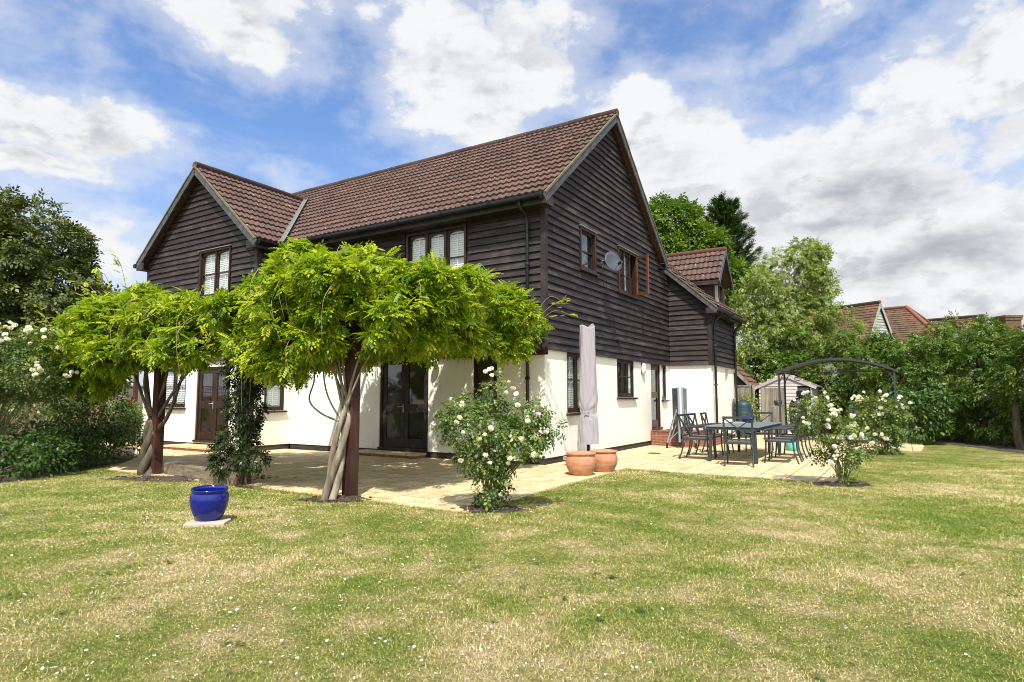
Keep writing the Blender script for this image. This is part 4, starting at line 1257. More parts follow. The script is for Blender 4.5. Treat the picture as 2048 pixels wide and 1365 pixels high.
MAINB = [(-4.75, .25, 2.66, .8, .8, .56), (-4.65, 1.2, 2.78, .8, .65, .56), (-5.05, .9, 2.2, .32, .6, .34), (-5.0, 1.8, 2.12, .3, .45, .3), (-4.95, .0, 2.25, .3, .4, .34), (-5.0, 1.35, 1.85, .2, .28, .3), (-4.4, .75, 2.0, .35, .3, .3), (-3.4, .25, 2.25, .8, .35, .32), (-4.2, 1.6, 2.1, .5, .6, .25), (-4.75, 2.25, 2.42, .7, .6, .38), (-4.3, -.35, 2.55, .75, .55, .4), (-5.2, .9, 2.5, .5, .9, .42),
         (-3.3, .1, 2.78, .95, .65, .48), (-3.3, 1.5, 2.8, 1, 1, .45), (-3.2, 2.7, 2.7, 1, .9, .45), (-1.9, .0, 2.72, .95, .55, .45), (-1.9, 1.5, 2.75, 1, 1, .45),
         (-.8, .2, 2.62, .6, .5, .42), (-.7, 1.5, 2.6, .6, .9, .35), (-1.9, 2.8, 2.65, 1, .8, .4), (-4.7, .85, 2.25, .35, .55, .4), (-4.4, -.1, 2.2, .4, .35, .35), (-3.3, -.2, 2.35, .6, .3, .3), (-2.1, -.15, 2.3, .7, .25, .25)]
LEFTB = [(-4.75, 3.5, 2.42, .7, .7, .42), (-4.7, 4.6, 2.56, .8, .75, .48), (-4.8, 5.6, 2.64, .85, .75, .56), (-5.0, 7.5, 2.1, .55, .6, .5), (-5.2, 6.5, 1.95, .35, .6, .42), (-5.1, 3.7, 2.1, .3, .5, .28), (-5.2, 5.6, 2.1, .3, .5, .35), (-4.9, 6.4, 2.5, .8, .75, .7), (-5.0, 7.2, 2.15, .6, .6, .6), (-3.5, 3.8, 2.5, 1, .9, .36), (-3.5, 5.2, 2.55, 1, .9, .4),
         (-3.9, 6.2, 2.5, .8, .7, .5), (-2.2, 4.2, 2.6, 1, .9, .35), (-1.0, 3.6, 2.55, .7, .8, .3), (-5.0, 6.9, 1.75, .4, .5, .4), (-5.15, 4.3, 2.35, .4, .8, .35), (-4.6, 5.3, 2.2, .4, .5, .35)]


def vine(name, label, base, limbs, blobs, n, seed, shoots, bark='bark'):
    t = thing(name, label, 'climbing plant', HW(*base), PHI, 'wisterias over the pergola')
    sh = lambda p: (p[0] - base[0], p[1] - base[1], p[2])
    limb_mesh('trunk', M[bark], t, [([sh(p) for p in pts], r0, r1) for pts, r0, r1 in limbs], 10)
    lb = [(x - base[0], y - base[1], *r) for x, y, *r in blobs]
    foliage('crown', M['wist'], t, lumpy(lb, 10, .24, seed), n // 4, PINN, .165, seed=seed, droop=.25, out=.9, clump=2.0, shell=.24, rad=.95, flat=.45, gap=-.38, star=6)
    rr = random.Random(seed); sl = []; Ps, Xs = [], []
    for k in range(shoots):
        q = lb[rr.randrange(len(lb))]; e = Vector((rr.gauss(-.4, .8), rr.gauss(0, 1), abs(rr.gauss(0, .8)) - .1)).normalized()
        s = Vector(q[:3]) + Vector((e.x * q[3], e.y * q[4], e.z * q[5])) * .95
        L = rr.uniform(.25, .8); p1 = s + e * L * .5 + Vector((0, 0, .12)); p2 = s + e * L + Vector((0, 0, rr.uniform(-.3, .15)))
        sl.append(([s, p1, p2], .005, .002))
        for f in (.3, .45, .6, .72, .84, .95):
            if rr.random() < .75: Ps.append(s.lerp(p2, f) + Vector((0, 0, .05))); Xs.append(e + Vector((rr.gauss(0, .7), rr.gauss(0, .7), rr.gauss(0, .4))))
    for k in range(shoots // 4):                                      # bare whips hanging out of the front
        q = lb[rr.randrange(4)]; s = Vector((q[0] - q[3] * .98, q[1] + rr.uniform(-.6, .6), q[2] + rr.uniform(-.1, .3)))
        sl.append(([s, s + Vector((-.12, rr.uniform(-.05, .05), -.25)), s + Vector((-.05, rr.uniform(-.15, .15), -rr.uniform(.5, .95)))], .005, .002))
    for q in sl: limb_mesh('shoot', M['twig'], t, [q], 5)
    rr2 = np.random.default_rng(seed)
    V, F = place(PINN[0], PINN[1], np.array(Ps), np.array(Xs), np.tile([[0, 0, 1.0]], (len(Ps), 1)), rr2.uniform(.1, .19, len(Ps)))
    mesh_np('foliage', V, F, M['wist'], t, np.full(len(Ps) * len(PINN[1]), .85))
    return t


rr = random.Random(8)
limbs = []
for k, (ax, ph, top) in enumerate(((.11, 0, 2.0), (.10, 2.2, 2.2), (.09, 4.3, 2.1))):
    pts = []
    for i in range(9):
        z = -.05 + i * .18; c = i / 8; w = .056 * (1.2 - .5 * c)
        pts.append((-5.05 + .27 * c + w * math.cos(ph + i * .50), .40 - .10 * c + .05 * (1 - c) * (1 if k == 0 else -.6) + w * math.sin(ph + i * .50), z))
    limbs.append((pts, .050, .034))
    for j in range(5):
        e = pts[-1]; t = rr.uniform(0, 6.28); s = rr.uniform(.3, .75)
        limbs.append(([pts[6 + j % 3], (e[0] + .25 * s * math.cos(t), e[1] + .35 * s * math.sin(t), 1.65), (e[0] + .3 * s * math.cos(t), e[1] + s * math.sin(t), top + .2)], .019, .009))
limbs += [([(-4.88, .38, 1.0), (-4.9, .75, 1.12), (-4.92, .95, 1.3), (-4.9, .88, 1.6), (-4.9, 1.0, 2.1)], .013, .009), ([(-4.86, .38, .95), (-4.88, .22, 1.3), (-4.9, -.1, 1.8), (-4.8, -.5, 2.3)], .016, .008),
          ([(-4.86, .38, 1.0), (-4.95, .6, 1.45), (-4.95, .7, 2.2)], .012, .009)]
vine('wisteria', 'wisteria with pale trunks twisted together at the right hand pergola post, its crown larger', (-4.95, .36), limbs, MAINB, 52000, 61, 62)
limbs = []
for k, ph in enumerate((0, 2.1, 4.2)):
    pts = [(-4.80 + .10 * (1 - i / 9) * math.cos(ph + i * .8), 5.12 + .10 * math.sin(ph + i * .8) * (1 - .4 * i / 9), -.05 + i * .14) for i in range(8)]
    limbs.append((pts, .085, .06))
for y0, z0, mid, end, r in ((5.05, .75, (-4.75, 5.32, 1.25), (-4.8, 5.45, 2.2), .05), (5.0, .7, (-4.7, 4.72, 1.1), (-4.65, 4.25, 2.2), .045), (5.0, .9, (-4.7, 4.5, 1.55), (-4.6, 3.7, 2.25), .03), (5.1, 1.0, (-4.85, 5.3, 1.6), (-4.9, 5.0, 2.3), .035),
                             (5.0, 1.1, (-4.75, 4.8, 1.7), (-4.7, 4.9, 2.4), .03), (5.1, .9, (-4.9, 5.5, 1.7), (-4.9, 5.9, 2.4), .03)):
    limbs.append(([(-4.8, y0, z0), mid, end], r, r * .4))
vine('wisteria', 'wisteria with a gnarled trunk coloured dark for canopy shade at the left pergola post, crown hanging over the border', (-4.85, 5.1), limbs, LEFTB, 35000, 62, 46, 'shadebark')
# the dark climber on the middle post
t = thing('climber', 'dark small leaved climber wrapped round the middle pergola post', 'climbing plant', HW(-4.77, 2.5), PHI)
limb_mesh('stem', M['darkbark'], t, [([(.05 * math.cos(k), .09 * math.sin(k), 0), (-.09, .12 * math.sin(k + 1), .8), (-.05, .1 * math.cos(k * 2), 1.9)], .018, .008) for k in range(5)], 7)
foliage('foliage', M['climber_leaf'], t, [(0, .08, 1.75, .3, .36, .5), (0, .05, 1.2, .27, .3, .45), (-.05, .12, .75, .25, .32, .35), (-.1, .3, .45, .2, .3, .3), (-.12, -.28, .42, .2, .28, .14)], 3200, CLUSTER, .085, seed=63, droop=.6, clump=3)

# sleepers lying between the left and middle posts
for (p0, p1), lab in ((((-4.62, 4.85), (-4.75, 3.35)), 'upper'), (((-4.78, 3.5), (-4.78, 2.55)), 'lower')):
    o = thing('sleeper', 'old timber sleeper edging the paving, butted against the left pergola post' if lab == 'upper' else 'old timber sleeper edging the paving, running to the climber covered post', 'sleeper', HW(*p0), PHI, 'sleepers edging the paving')
    b = MB(); d = (p1[0] - p0[0], p1[1] - p0[1]); b.beam((0, 0, .1), (d[0], d[1], .1), .14 if lab == 'upper' else .2, .22, rnd=.6)
    b.build('beam', M['sleeper'], o, bevel=.012)

# ================================================================== things fixed to or standing by the house
def single(name, label, cat, b, mat, loc=(0, 0, 0), rz=0.0, group=None, bevel=0.0):
    o = b.build(name, mat, None, bevel=bevel); o.location = loc; o.rotation_euler = (0, 0, rz)
    return tag(o, label, cat, group)


def doorstep(label, a0, a1, b0, b1, z):
    t = thing('doorstep', label, 'step', HW(a0, b0), PHI, 'doorsteps of the front')
    b = MB(); b.box(0, a1 - a0, 0, b1 - b0, 0, z - .03); b.build('brick_course', M['redbrick'], t)
    b = MB(); b.box(-.015, a1 - a0, -.015, b1 - b0 + .015, z - .03, z + .012); b.build('paving_slab', M['patio'], t, bevel=.004)


doorstep('low brick edged step under the dark french doors of the main front', -.42, -.03, 2.95, 4.75, .11)
doorstep('low brick edged step under the brown french doors of the left wing', -1.8, -1.16, 8.25, 10.1, .11)
t = thing('brick_landing', 'red brick landing with steps up to the side door', 'steps', HW(5.95, -1.2), PHI)
b = MB(); b.box(0, 1.75, 0, 1.17, 0, .40); b.build('landing', M['redbrick'], t)
b = MB(); b.box(.25, 1.75, -.34, 0, 0, .22); b.build('step', M['redbrick'], t)
b = MB(); b.box(-.02, 1.75, -.02, .1, .402, .43); b.box(-.02, .1, .1, 1.17, .402, .43); b.build('coping', M['redbrick'], t)

t = thing('satellite_dish', 'grey satellite dish bracketed to the black boards beside the open window', 'satellite dish', HW(2.74, -.02, 4.52), PHI)
b = MB(); prof = [(.002, 0), (.12, .012), (.22, .038), (.30, .072), (.315, .082), (.315, .088), (.22, .046), (.12, .02), (.002, .008)]
b.lathe(prof, 36)
d = b.build('dish', M['dish'], t); aim = Vector((-.40, -.85, .26)).normalized()
d.rotation_euler = aim.to_track_quat('Z', 'Y').to_euler(); d.location = (-.22, -.36, -.10); d.scale = (.80, .80, .80)
b = MB(); b.tube([(0, 0, .02), (0, -.16, .02), (-.1, -.26, -.04), (-.2, -.33, -.09)], .02, 8); b.box(-.06, .06, -.02, .015, -.08, .12); b.build('bracket', M['gunmetal'], t)
b = MB(); e = Vector((-.22, -.36, -.10)); foc = e + aim * .30 + Vector((0, 0, -.13)); lowp = e + Vector((0, -.02, -.22))
b.tube([lowp, foc], .011, 6); b.tube([foc - aim * -.05, foc + aim * -.06], .033, 10); b.build('feed_arm', M['gunmetal'], t)
b = MB(); b.tube(spline([(0, -.03, -.05), (-.03, -.06, -.25), (.02, -.05, -.6)]), .006, 6); b.build('cable', M['plastic'], t)

t = thing('wall_lamp', 'oval cream bulkhead lamp on the gable wall by the side door', 'wall lamp', HW(5.4, 0, 2.1), PHI, 'outside wall lamps')
b = MB(); b.lathe([(.002, -.15), (.05, -.145), (.085, -.11), (.095, 0), (.085, .11), (.05, .145), (.002, .15)], 20, (0, -.045, 0), sy=.65); b.build('diffuser', M['lamp'], t)
b = MB(); b.box(-.08, .08, -.03, 0, -.14, .14); b.build('base', M['plastic'], t, bevel=.01)
t = thing('wall_lamp', 'cream bell shaped lamp on the front wall right of the french doors', 'wall lamp', HW(-.0, 2.68, 2.12), PHI, 'outside wall lamps')
b = MB(); b.lathe([(.002, .1), (.03, .1), (.05, .05), (.09, -.02), (.1, -.08), (.002, -.08)], 18, (-.12, 0, -.02)); b.build('shade', M['lamp'], t)
b = MB(); b.tube([(0, 0, .08), (-.12, 0, .08)], .012, 6); b.box(-.02, 0, -.04, .04, .0, .14); b.build('bracket', M['plastic'], t)
b = MB(); b.box(-.03, .03, -.07, -.03, -.03, .05); b.tube([(0, -.05, -.03), (0, -.075, -.07)], .03, 8); b.box(-.02, .02, -.035, 0, 0, .04)
single('sensor', 'small dark movement sensor on the boards right of the covered parasol', 'sensor', b, M['plastic'], HW(3.7, 0, 2.72), PHI)

# covered parasol
px, py = 1.56, 12.88
t = thing('parasol', 'tall closed parasol under a pale lilac grey cover against the gable wall', 'parasol', (px, py, .02))
b = MB(); b.tube([(0, 0, .05), (0, 0, 1.0)], .032, 12); b.build('pole', M['gunmetal'], t)
b = MB(); n = 84; zz = list(np.linspace(.36, 2.80, 84)); prof = []
for i, z in enumerate(zz):
    c = (z - .36) / 2.44; base = .205 - .058 * c - .030 * math.exp(-((z - 1.0) / .10) ** 2)
    ring = []
    for k in range(n):
        a = 2 * math.pi * k / n; ad = (a + math.pi / 2 + .4 + math.pi) % (2 * math.pi) - math.pi      # angle from the toggle
        dz = z - 1.0; rr_ = math.hypot(dz, ad * .19); th = math.atan2(dz, ad * .19)
        crease = .013 * math.exp(-rr_ / .38) * math.sin(11 * th + .8 * math.sin(5 * th)) * min(1, rr_ / .05)
        fold = .010 * math.sin(3 * a + 1.3 * z + .6 * math.sin(2.3 * z)) + .006 * math.sin(7 * a - 3.1 * z) + .004 * math.sin(13 * a + 7 * z)
        hang = .006 * math.sin(6 * a + 16 * z + 2 * math.sin(4 * a)) * (1 - c) ** 1.5
        q = base + crease + fold + hang
        topz = .06 * math.sin(2 * a + .5) * max(0, c - .93) * 12
        ring.append((q * math.cos(a), q * math.sin(a) * .85, z + topz - .05 * max(0, c - .95) * 20 * (.5 - .5 * math.cos(a))))
    prof.append(ring)
for i in range(len(prof) - 1):
    for k in range(n):
        b.face([prof[i][k], prof[i][(k + 1) % n], prof[i + 1][(k + 1) % n], prof[i + 1][k]], sm=True)
b.face([(x * .97, y * .97, z - .03) for x, y, z in prof[-1]])
for k in range(n): b.face([prof[-1][k], prof[-1][(k + 1) % n], tuple(Vector(prof[-1][(k + 1) % n]) * .97 + Vector((0, 0, .055))), tuple(Vector(prof[-1][k]) * .97 + Vector((0, 0, .055)))])
cv = b.build('cover', M['fabric'], t)
import bmesh
bm = bmesh.new(); bm.from_mesh(cv.data); bmesh.ops.remove_doubles(bm, verts=bm.verts, dist=.0005); bm.to_mesh(cv.data); bm.free()
b = MB(); b.tube([(-.1, -.19, 1.0), (-.05, -.2, 1.005), (0, -.19, 1.0)], .016, 8); b.build('toggle', M['steel'], t)
b = MB(); b.box(-.2, .2, -.2, .2, 0, .05); b.build('base', M['gunmetal'], t, bevel=.01)
b = MB(); b.box(-.42, .3, -.26, .2, .10, .17); o = single('stone_slab', 'grey stone slab raised on bricks by the house corner behind the terracotta pots', 'stone slab', b, M['slate'], (1.37, 12.42, .02), PHI, bevel=.01)
b = MB(); b.box(-.24, -.02, -.16, .1, 0, .10); b.box(.08, .26, -.16, .1, 0, .10); b.build('brick', M['plinth'], o)


def pot(label, loc, r, h, mat, prof, group=None, rim=True, tilt=0.0):
    t = thing('plant_pot', label, 'pot', loc, random.uniform(0, 6), group)
    t.rotation_euler = (tilt, tilt * .5, 0)
    b = MB(); b.lathe([(x * r, z * h) for x, z in prof], 48); b.build('body', mat, t)
    return t


TP = [(.002, .03), (.62, 0), (.66, .02), (.80, .15), (.94, .35), (1.0, .58), (.97, .74), (.90, .84), (.87, .88), (.93, .91), (.98, .95), (.97, .99), (.92, 1.0), (.84, .97), (.80, .88), (.84, .7), (.86, .5), (.6, .12), (.002, .10)]
pot('round terracotta pot, the nearer of the two by the house corner', (1.17, 10.72, .022), .262, .375, M['terracotta'], TP, 'terracotta pots')
pot('round terracotta pot, the one partly hidden behind the nearer pot', (1.62, 11.2, .022), .252, .37, M['terracotta'], TP, 'terracotta pots')
BP = [(.002, .02), (.60, 0), (.64, .03), (.78, .16), (.93, .38), (1.0, .62), (.98, .76), (.91, .86), (.88, .89), (.93, .92), (.95, .97), (.93, 1.0), (.86, .99), (.83, .9), (.86, .75), (.9, .6), (.6, .1), (.002, .08)]
b = MB(); b.box(-.19, .21, -.16, .1, -.03, .022)
single('paving_piece', 'chalky broken slab under the blue glazed pot on the lawn', 'stone slab', b, M['chalk'], (-3.2, 6.70, .012), .15, bevel=.008)
pot('glossy cobalt blue glazed pot standing on the lawn', (-3.22, 6.76, .034), .192, .332, M['blueglaze'], BP, tilt=.05)
b = MB(); b.lathe([(.002, .004), (.16, .004), (.17, 0)], 24)
single('drain_cover', 'small dark round drain cover in the paving beside the house', 'drain cover', b, M['gunmetal'], (3.33, 14.8, .021))

# ================================================================== dining set
def dining_chair():
    t = thing('garden_chair', 'x', 'chair'); g = M['gunmetal']
    # sits facing +x (towards the table); seat 0.44 high
    s = MB(); s.box(-.24, .25, -.24, .24, .425, .44); s.build('seat', M['chairmesh'], t, bevel=.004)
    f = MB()
    for y in (-.255, .255): f.beam((-.25, y, .43), (.26, y, .43), .028, .034)
    f.beam((.26, -.255, .43), (.26, .255, .43), .028, .034); f.beam((-.25, -.255, .43), (-.25, .255, .43), .028, .034)
    f.build('seat_frame', g, t)
    k = MB()
    for y in (-.255, .255): k.beam((-.25, y, .43), (-.345, y, .93), .034, .03, up=(1, 0, 0))
    k.beam((-.345, -.272, .92), (-.345, .272, .92), .04, .045); k.beam((-.262, -.24, .50), (-.262, .24, .50), .025, .03)
    k.beam((-.27, -.24, .52), (-.34, .24, .90), .022, .03, up=(1, 0, 0)); k.beam((-.27, .24, .52), (-.338, -.24, .90), .022, .03, up=(1, 0, 0))
    k.build('backrest', g, t)
    for y in (-.27, .27):
        a = MB(); a.tube(spline([(-.30, y, .66), (-.1, y, .68), (.14, y, .675), (.245, y, .64), (.262, y, .56), (.255, y, .43)]), .016, 8); a.build('armrest', g, t)
    for y in (-.255, .255):
        l = MB(); l.tube(spline([(.25, y, .43), (.26, y, .2), (.285, y, 0)]), .016, 8); l.build('leg', g, t)
        l = MB(); l.tube(spline([(-.25, y, .43), (-.27, y, .22), (-.345, y, 0)]), .016, 8); l.build('leg', g, t)
    return t


TA0, TA1, TBC = 2.35, 5.15, -2.97
TLOC = HW((TA0 + TA1) / 2, TBC, .022)
t = thing('dining_table', 'long grey garden dining table on the paving', 'table', TLOC, PHI)
L = (TA1 - TA0) / 2
b = MB(); b.box(-L, L, -.53, .53, .705, .722); b.build('tabletop', M['tabletop'], t, bevel=.006)
b = MB(); b.box(-L + .02, L - .02, -.51, -.48, .65, .705); b.box(-L + .02, L - .02, .48, .51, .65, .705); b.box(-L + .02, -L + .05, -.48, .48, .65, .705); b.box(L - .05, L - .02, -.48, .48, .65, .705)
b.build('apron', M['gunmetal'], t)
for x in (-L + .12, L - .12):
    for y in (-.42, .42):
        l = MB(); l.beam((x, y, .7), (x + (.06 if x > 0 else -.06), y * 1.08, 0), .055, .055, up=(0, 1, 0)); l.build('leg', M['gunmetal'], t)
ch0 = dining_chair()
spots = [((2.0, -3.2), 8, 'charcoal garden chair at the near end of the table, its crossed back towards the lawn'),
         ((2.82, -2.18), -90, 'charcoal garden chair on the house side of the table, nearest the lawn'),
         ((3.72, -2.12), -92, 'charcoal garden chair on the house side of the table, middle of three'),
         ((4.62, -2.16), -88, 'charcoal garden chair on the house side of the table, farthest of three'),
         ((2.98, -3.80), 91, 'charcoal garden chair on the hedge side of the table, nearest the leggy rose'),
         ((3.85, -3.78), 90, 'charcoal garden chair on the hedge side of the table, middle of three'),
         ((4.7, -3.82), 88, 'charcoal garden chair on the hedge side of the table, farthest of three'),
         ((5.55, -2.9), 180, 'charcoal garden chair at the far end of the table, facing the lawn')]
for i, ((a, bb), rz, lab) in enumerate(spots):
    o = ch0 if i == 0 else copy_tree(ch0)
    o.location = HW(a, bb, .022); o.rotation_euler = (0, 0, PHI + R(rz)); o['label'] = lab; o['group'] = 'chairs round the garden table'
tz = .022 + .722
b = MB(); b.lathe([(.002, .008), (.11, 0), (.125, .01), (.155, .13), (.168, .135), (.165, .142), (.145, .138), (.115, .02), (.002, .02)], 28)
single('bowl', 'dark blue plastic tub on the garden table', 'bowl', b, simple('blue_plastic', (.012, .02, .16), .35), HW(4.55, -2.85, tz))
b = MB(); b.box(-.22, .22, -.16, .16, 0, .012); b.box(-.2, .2, -.14, .14, .012, .03)
single('tray', 'flat grey tray lying on the garden table by the blue tub', 'tray', b, M['slate'], HW(4.0, -2.75, tz), PHI + .4, bevel=.004)
t = thing('gas_bottle', 'small teal gas bottle on the paving, seen between the hedge side chairs', 'gas bottle', HW(6.2, -3.55, .022))
b = MB(); b.lathe([(.002, 0), (.13, 0), (.15, .03), (.15, .2), (.12, .27), (.06, .30), (.002, .30)], 24); b.build('body', M['teal'], t)
b = MB(); b.lathe([(.07, .29), (.075, .37), (.068, .37), (.062, .29)], 18); b.tube([(0, 0, .29), (0, 0, .35)], .02, 8); b.build('collar', M['steel'], t)

# folded table tennis table on its wheels
t = thing('table_tennis_table', 'folded table tennis table with blue boards standing upright near the brick landing', 'table tennis table', (4.52, 16.85, .022), R(76))
for s in (-1, 1):
    b = MB(); b.hexa([Vector(q) for q in ((-.70, s * .035, .17), (.70, s * .16, .17), (.69, s * .185, .17), (-.71, s * .06, .17), (-.70, s * .035, 1.54), (.70, s * .16, 1.54), (.69, s * .185, 1.54), (-.71, s * .06, 1.54))]); b.build('board', M['bluetop'], t)
b = MB()
for s in (-1, 1):
    for x, y in ((-.72, .045), (.71, .175)): b.beam((x, s * y, .16), (x, s * y, 1.55), .03, .05, up=(0, 1, 0))
    b.beam((-.72, s * .045, 1.55), (.71, s * .175, 1.55), .05, .03)
b.build('board_frame', M['steel'], t)
b = MB()
for s in (-1, 1):
    for x in (-.62, .62):
        b.beam((x, s * .1, 1.0), (x, s * .36, .12), .03, .03, up=(1, 0, 0)); b.beam((x, s * .12, .6), (x + .1, s * .3, .12), .02, .02, up=(1, 0, 0))
        b.beam((x, 0, .5), (x, s * .3, .2), .02, .02, up=(1, 0, 0))
    b.beam((-.62, s * .36, .12), (.62, s * .36, .12), .03, .03)
b.beam((-.62, 0, .2), (.62, 0, .2), .03, .03)
b.build('undercarriage', M['steel'], t)
for x in (-.62, .62):
    for y in (-.36, .36):
        b = MB(); b.tube([(x, y - .02, .07), (x, y + .02, .07)], .07, 16); b.build('wheel', M['black'], t)
t = pot('squat black pot on the corner of the brick landing', HW(6.3, -.95, .43), .13, .2, M['plastic'], BP)

# water butt and hose at the end of the house
t = thing('water_butt', 'blue grey ribbed plastic water butt at the far end of the house', 'water butt', HW(10.85, -1.45, .02))
b = MB(); pr = [(.002, 0), (.22, 0)]
for z in np.arange(.02, 1.1, .02): pr.append((.235 + .03 * math.sin(math.pi * z / 1.12) + (.008 if int(z / .14) % 2 else 0), z))
pr += [(.22, 1.12), (.16, 1.18), (.002, 1.2)]
b.lathe(pr, 30); b.build('barrel', M['tank'], t)
b = MB(); b.lathe([(.002, 1.2), (.1, 1.2), (.1, 1.22), (.002, 1.235)], 20); b.build('lid', M['tank'], t)
b = MB(); rr = random.Random(2)
for k in range(9):
    cz = .95 - .05 * k; b.tube([(.1 * math.cos(q * .42) * (1 + .1 * rr.random()), -.03 - .014 * (k % 3), cz + .22 * math.sin(q * .42)) for q in range(16)], .011, 6)
single('hose', 'coiled grey garden hose hanging on the wall beside the water butt', 'hose', b, M['gunmetal'], HW(10.2, -1.26, .1), PHI)

# ================================================================== arched barbecue shelter
t = thing('barbecue_shelter', 'dark metal barbecue shelter with an arched roof and four posts', 'shelter', HW(9.15, -4.3, .02), PHI)
W2, DP, HZ = 1.5, 1.05, 2.06
def arch(y): return HZ + .36 * (1 - (y / W2) ** 2)
for x in (0, DP):
    for s in (-1, 1):
        b = MB(); b.beam((x, s * (W2 - .04), 0), (x, s * (W2 - .04), HZ), .05, .05, up=(0, 1, 0)); b.box(x - .07, x + .07, s * (W2 - .04) - .07, s * (W2 - .04) + .07, 0, .015)
        b.beam((x + (.05 if x == 0 else -.05), s * (W2 - .04), .05), (x + (.05 if x == 0 else -.05), s * (W2 - .04), HZ), .02, .02, up=(0, 1, 0))
        b.build('post', M['gunmetal'], t)
b = MB(); ys = np.linspace(-W2 - .03, W2 + .03, 33)
for x0, x1 in ((-.06, -.02), (DP + .02, DP + .06)):
    for i in range(32): b.hexa([(x0, ys[i], arch(ys[i]) - .05), (x1, ys[i], arch(ys[i]) - .05), (x1, ys[i + 1], arch(ys[i + 1]) - .05), (x0, ys[i + 1], arch(ys[i + 1]) - .05), (x0, ys[i], arch(ys[i])), (x1, ys[i], arch(ys[i])), (x1, ys[i + 1], arch(ys[i + 1])), (x0, ys[i + 1], arch(ys[i + 1]))])
for x in (0, DP):
    b.tube([(x, -W2 + .02, HZ), (x, W2 - .02, HZ)], .012, 6)
    for s in (-1, 1): b.tube(spline([(x, s * (W2 - .05), HZ - .35), (x, s * (W2 - .15), HZ - .1), (x, s * (W2 - .42), HZ + .06)]), .012, 6)
b.beam((-.05, -W2, HZ - .02), (DP + .05, -W2, HZ - .02), .05, .05); b.beam((-.05, W2, HZ - .02), (DP + .05, W2, HZ - .02), .05, .05)
b.build('frame', M['gunmetal'], t)
b = MB()
for i in range(32):
    y0, y1 = ys[i] * .985, ys[i + 1] * .985
    b.hexa([(-.02, y0, arch(y0) - .03), (DP + .02, y0, arch(y0) - .03), (DP + .02, y1, arch(y1) - .03), (-.02, y1, arch(y1) - .03), (-.02, y0, arch(y0) - .018), (DP + .02, y0, arch(y0) - .018), (DP + .02, y1, arch(y1) - .018), (-.02, y1, arch(y1) - .018)])
b.build('canopy', M['gunmetal'], t)
for s, nm in ((1, 1), (-1, 1)):
    b = MB(); b.box(.05, DP - .05, s * W2 - .22 + (.22 if s > 0 else -.05), s * W2 + .22 - (.0 if s > 0 else .17), 1.04, 1.065); b.build('shelf', M['steel'], t)
o = pot('small dark bowl on the shelf of the barbecue shelter', HW(9.6, -2.72, 1.087), .12, .15, M['gunmetal'], BP)
t = thing('smoker', 'black upright barbecue smoker with a chimney under the arched shelter', 'barbecue', HW(9.7, -3.25, .02), PHI)
b = MB(); b.lathe([(.002, .25), (.2, .25), (.23, .3), (.24, .7), (.25, .95), (.23, 1.1), (.17, 1.22), (.08, 1.28), (.002, 1.3)], 28); b.build('body', M['black'], t)
b = MB()
for k in range(3): q = k * 2.1; b.tube([(.17 * math.cos(q), .17 * math.sin(q), .3), (.23 * math.cos(q), .23 * math.sin(q), 0)], .015, 6)
b.build('stand', M['black'], t)
b = MB(); b.tube([(.05, -.08, 1.2), (.05, -.08, 1.32)], .05, 12); b.box(-.05, .15, -.18, .02, 1.32, 1.5); b.build('chimney', M['black'], t)
b = MB(); b.tube([(0, 0, 0), (0, 0, -.3)], .012, 6); b.tube([(.11 * math.cos(q * .3491), .0, -.33 + .05 * math.sin(q * .3491)) for q in range(19)], .012, 6)
o = single('lantern_hook', 'dark hoop hanging from the arched shelter in front of the shed', 'hanger', b, M['gunmetal'], HW(9.2, -3.35, 2.2), PHI + R(60))

t = thing('recliner', 'grey tubular reclining chair behind the middle rose bush', 'chair', HW(9.9, -4.9, .02), PHI + R(15))
b = MB()
for y in (-.26, .26):
    b.tube([(-.35, y, 0), (.15, y, .42), (.3, y, 1.02)], .014, 6); b.tube([(.35, y, 0), (-.2, y, .5)], .014, 6); b.tube([(-.25, y, .62), (.2, y, .60)], .018, 6)
b.tube([(.3, -.26, 1.02), (.3, .26, 1.02)], .014, 6); b.tube([(-.35, -.26, 0), (-.35, .26, 0)], .014, 6); b.build('frame', M['steel'], t)
b = MB(); b.beam((-.3, 0, .40), (.14, 0, .40), .5, .015); b.beam((.14, 0, .42), (.29, 0, .98), .5, .015, up=(1, 0, 0)); b.build('sling', M['chairmesh'], t)
t = thing('stool', 'small pale metal stool under the arched shelter behind the roses', 'stool', HW(10.0, -5.35, .02), PHI)
b = MB(); b.lathe([(.002, .43), (.15, .43), (.15, .45), (.002, .455)], 20); b.build('seat', M['gunmetal'], t)
for k in range(4):
    q = k * 1.571 + .4; b = MB(); b.tube([(.1 * math.cos(q), .1 * math.sin(q), .43), (.18 * math.cos(q), .18 * math.sin(q), 0)], .012, 6); b.build('leg', M['steel'], t)

# ================================================================== sheds and fences
t = thing('garden_shed', 'small faded wooden garden shed with a plank door and dark window', 'shed', HW(13.2, -2.40, 0), PHI)
hw_, dpt, ez, az_ = .87, 2.0, 1.72, 2.12
b = MB(); F_ = lambda u0, u1, z0, z1, r: b.box(-.012, .012, u0, u1, z0, z1, r)
z = .05; rr = random.Random(12)
while z < az_:
    h = .12; top = min(z + h, az_)
    w = hw_ if z < ez else hw_ * (az_ - z) / (az_ - ez)
    segs = [(-w, w)]
    if .95 < z < 1.62: segs = [(-w, -.82), (-.40, w)] if w > .85 else segs
    for u0, u1 in segs:
        if u1 > u0: b.hexa([(-.03, u0, z), (0, u0, z), (0, u1, z), (-.03, u1, z), (-.008, u0, top + .01), (0, u0, top + .01), (0, u1, top + .01), (-.008, u1, top + .01)], rr.random())
    z += h
b.face([(dpt, -hw_, 0), (dpt, hw_, 0), (dpt, hw_, ez), (dpt, 0, az_), (dpt, -hw_, ez)])
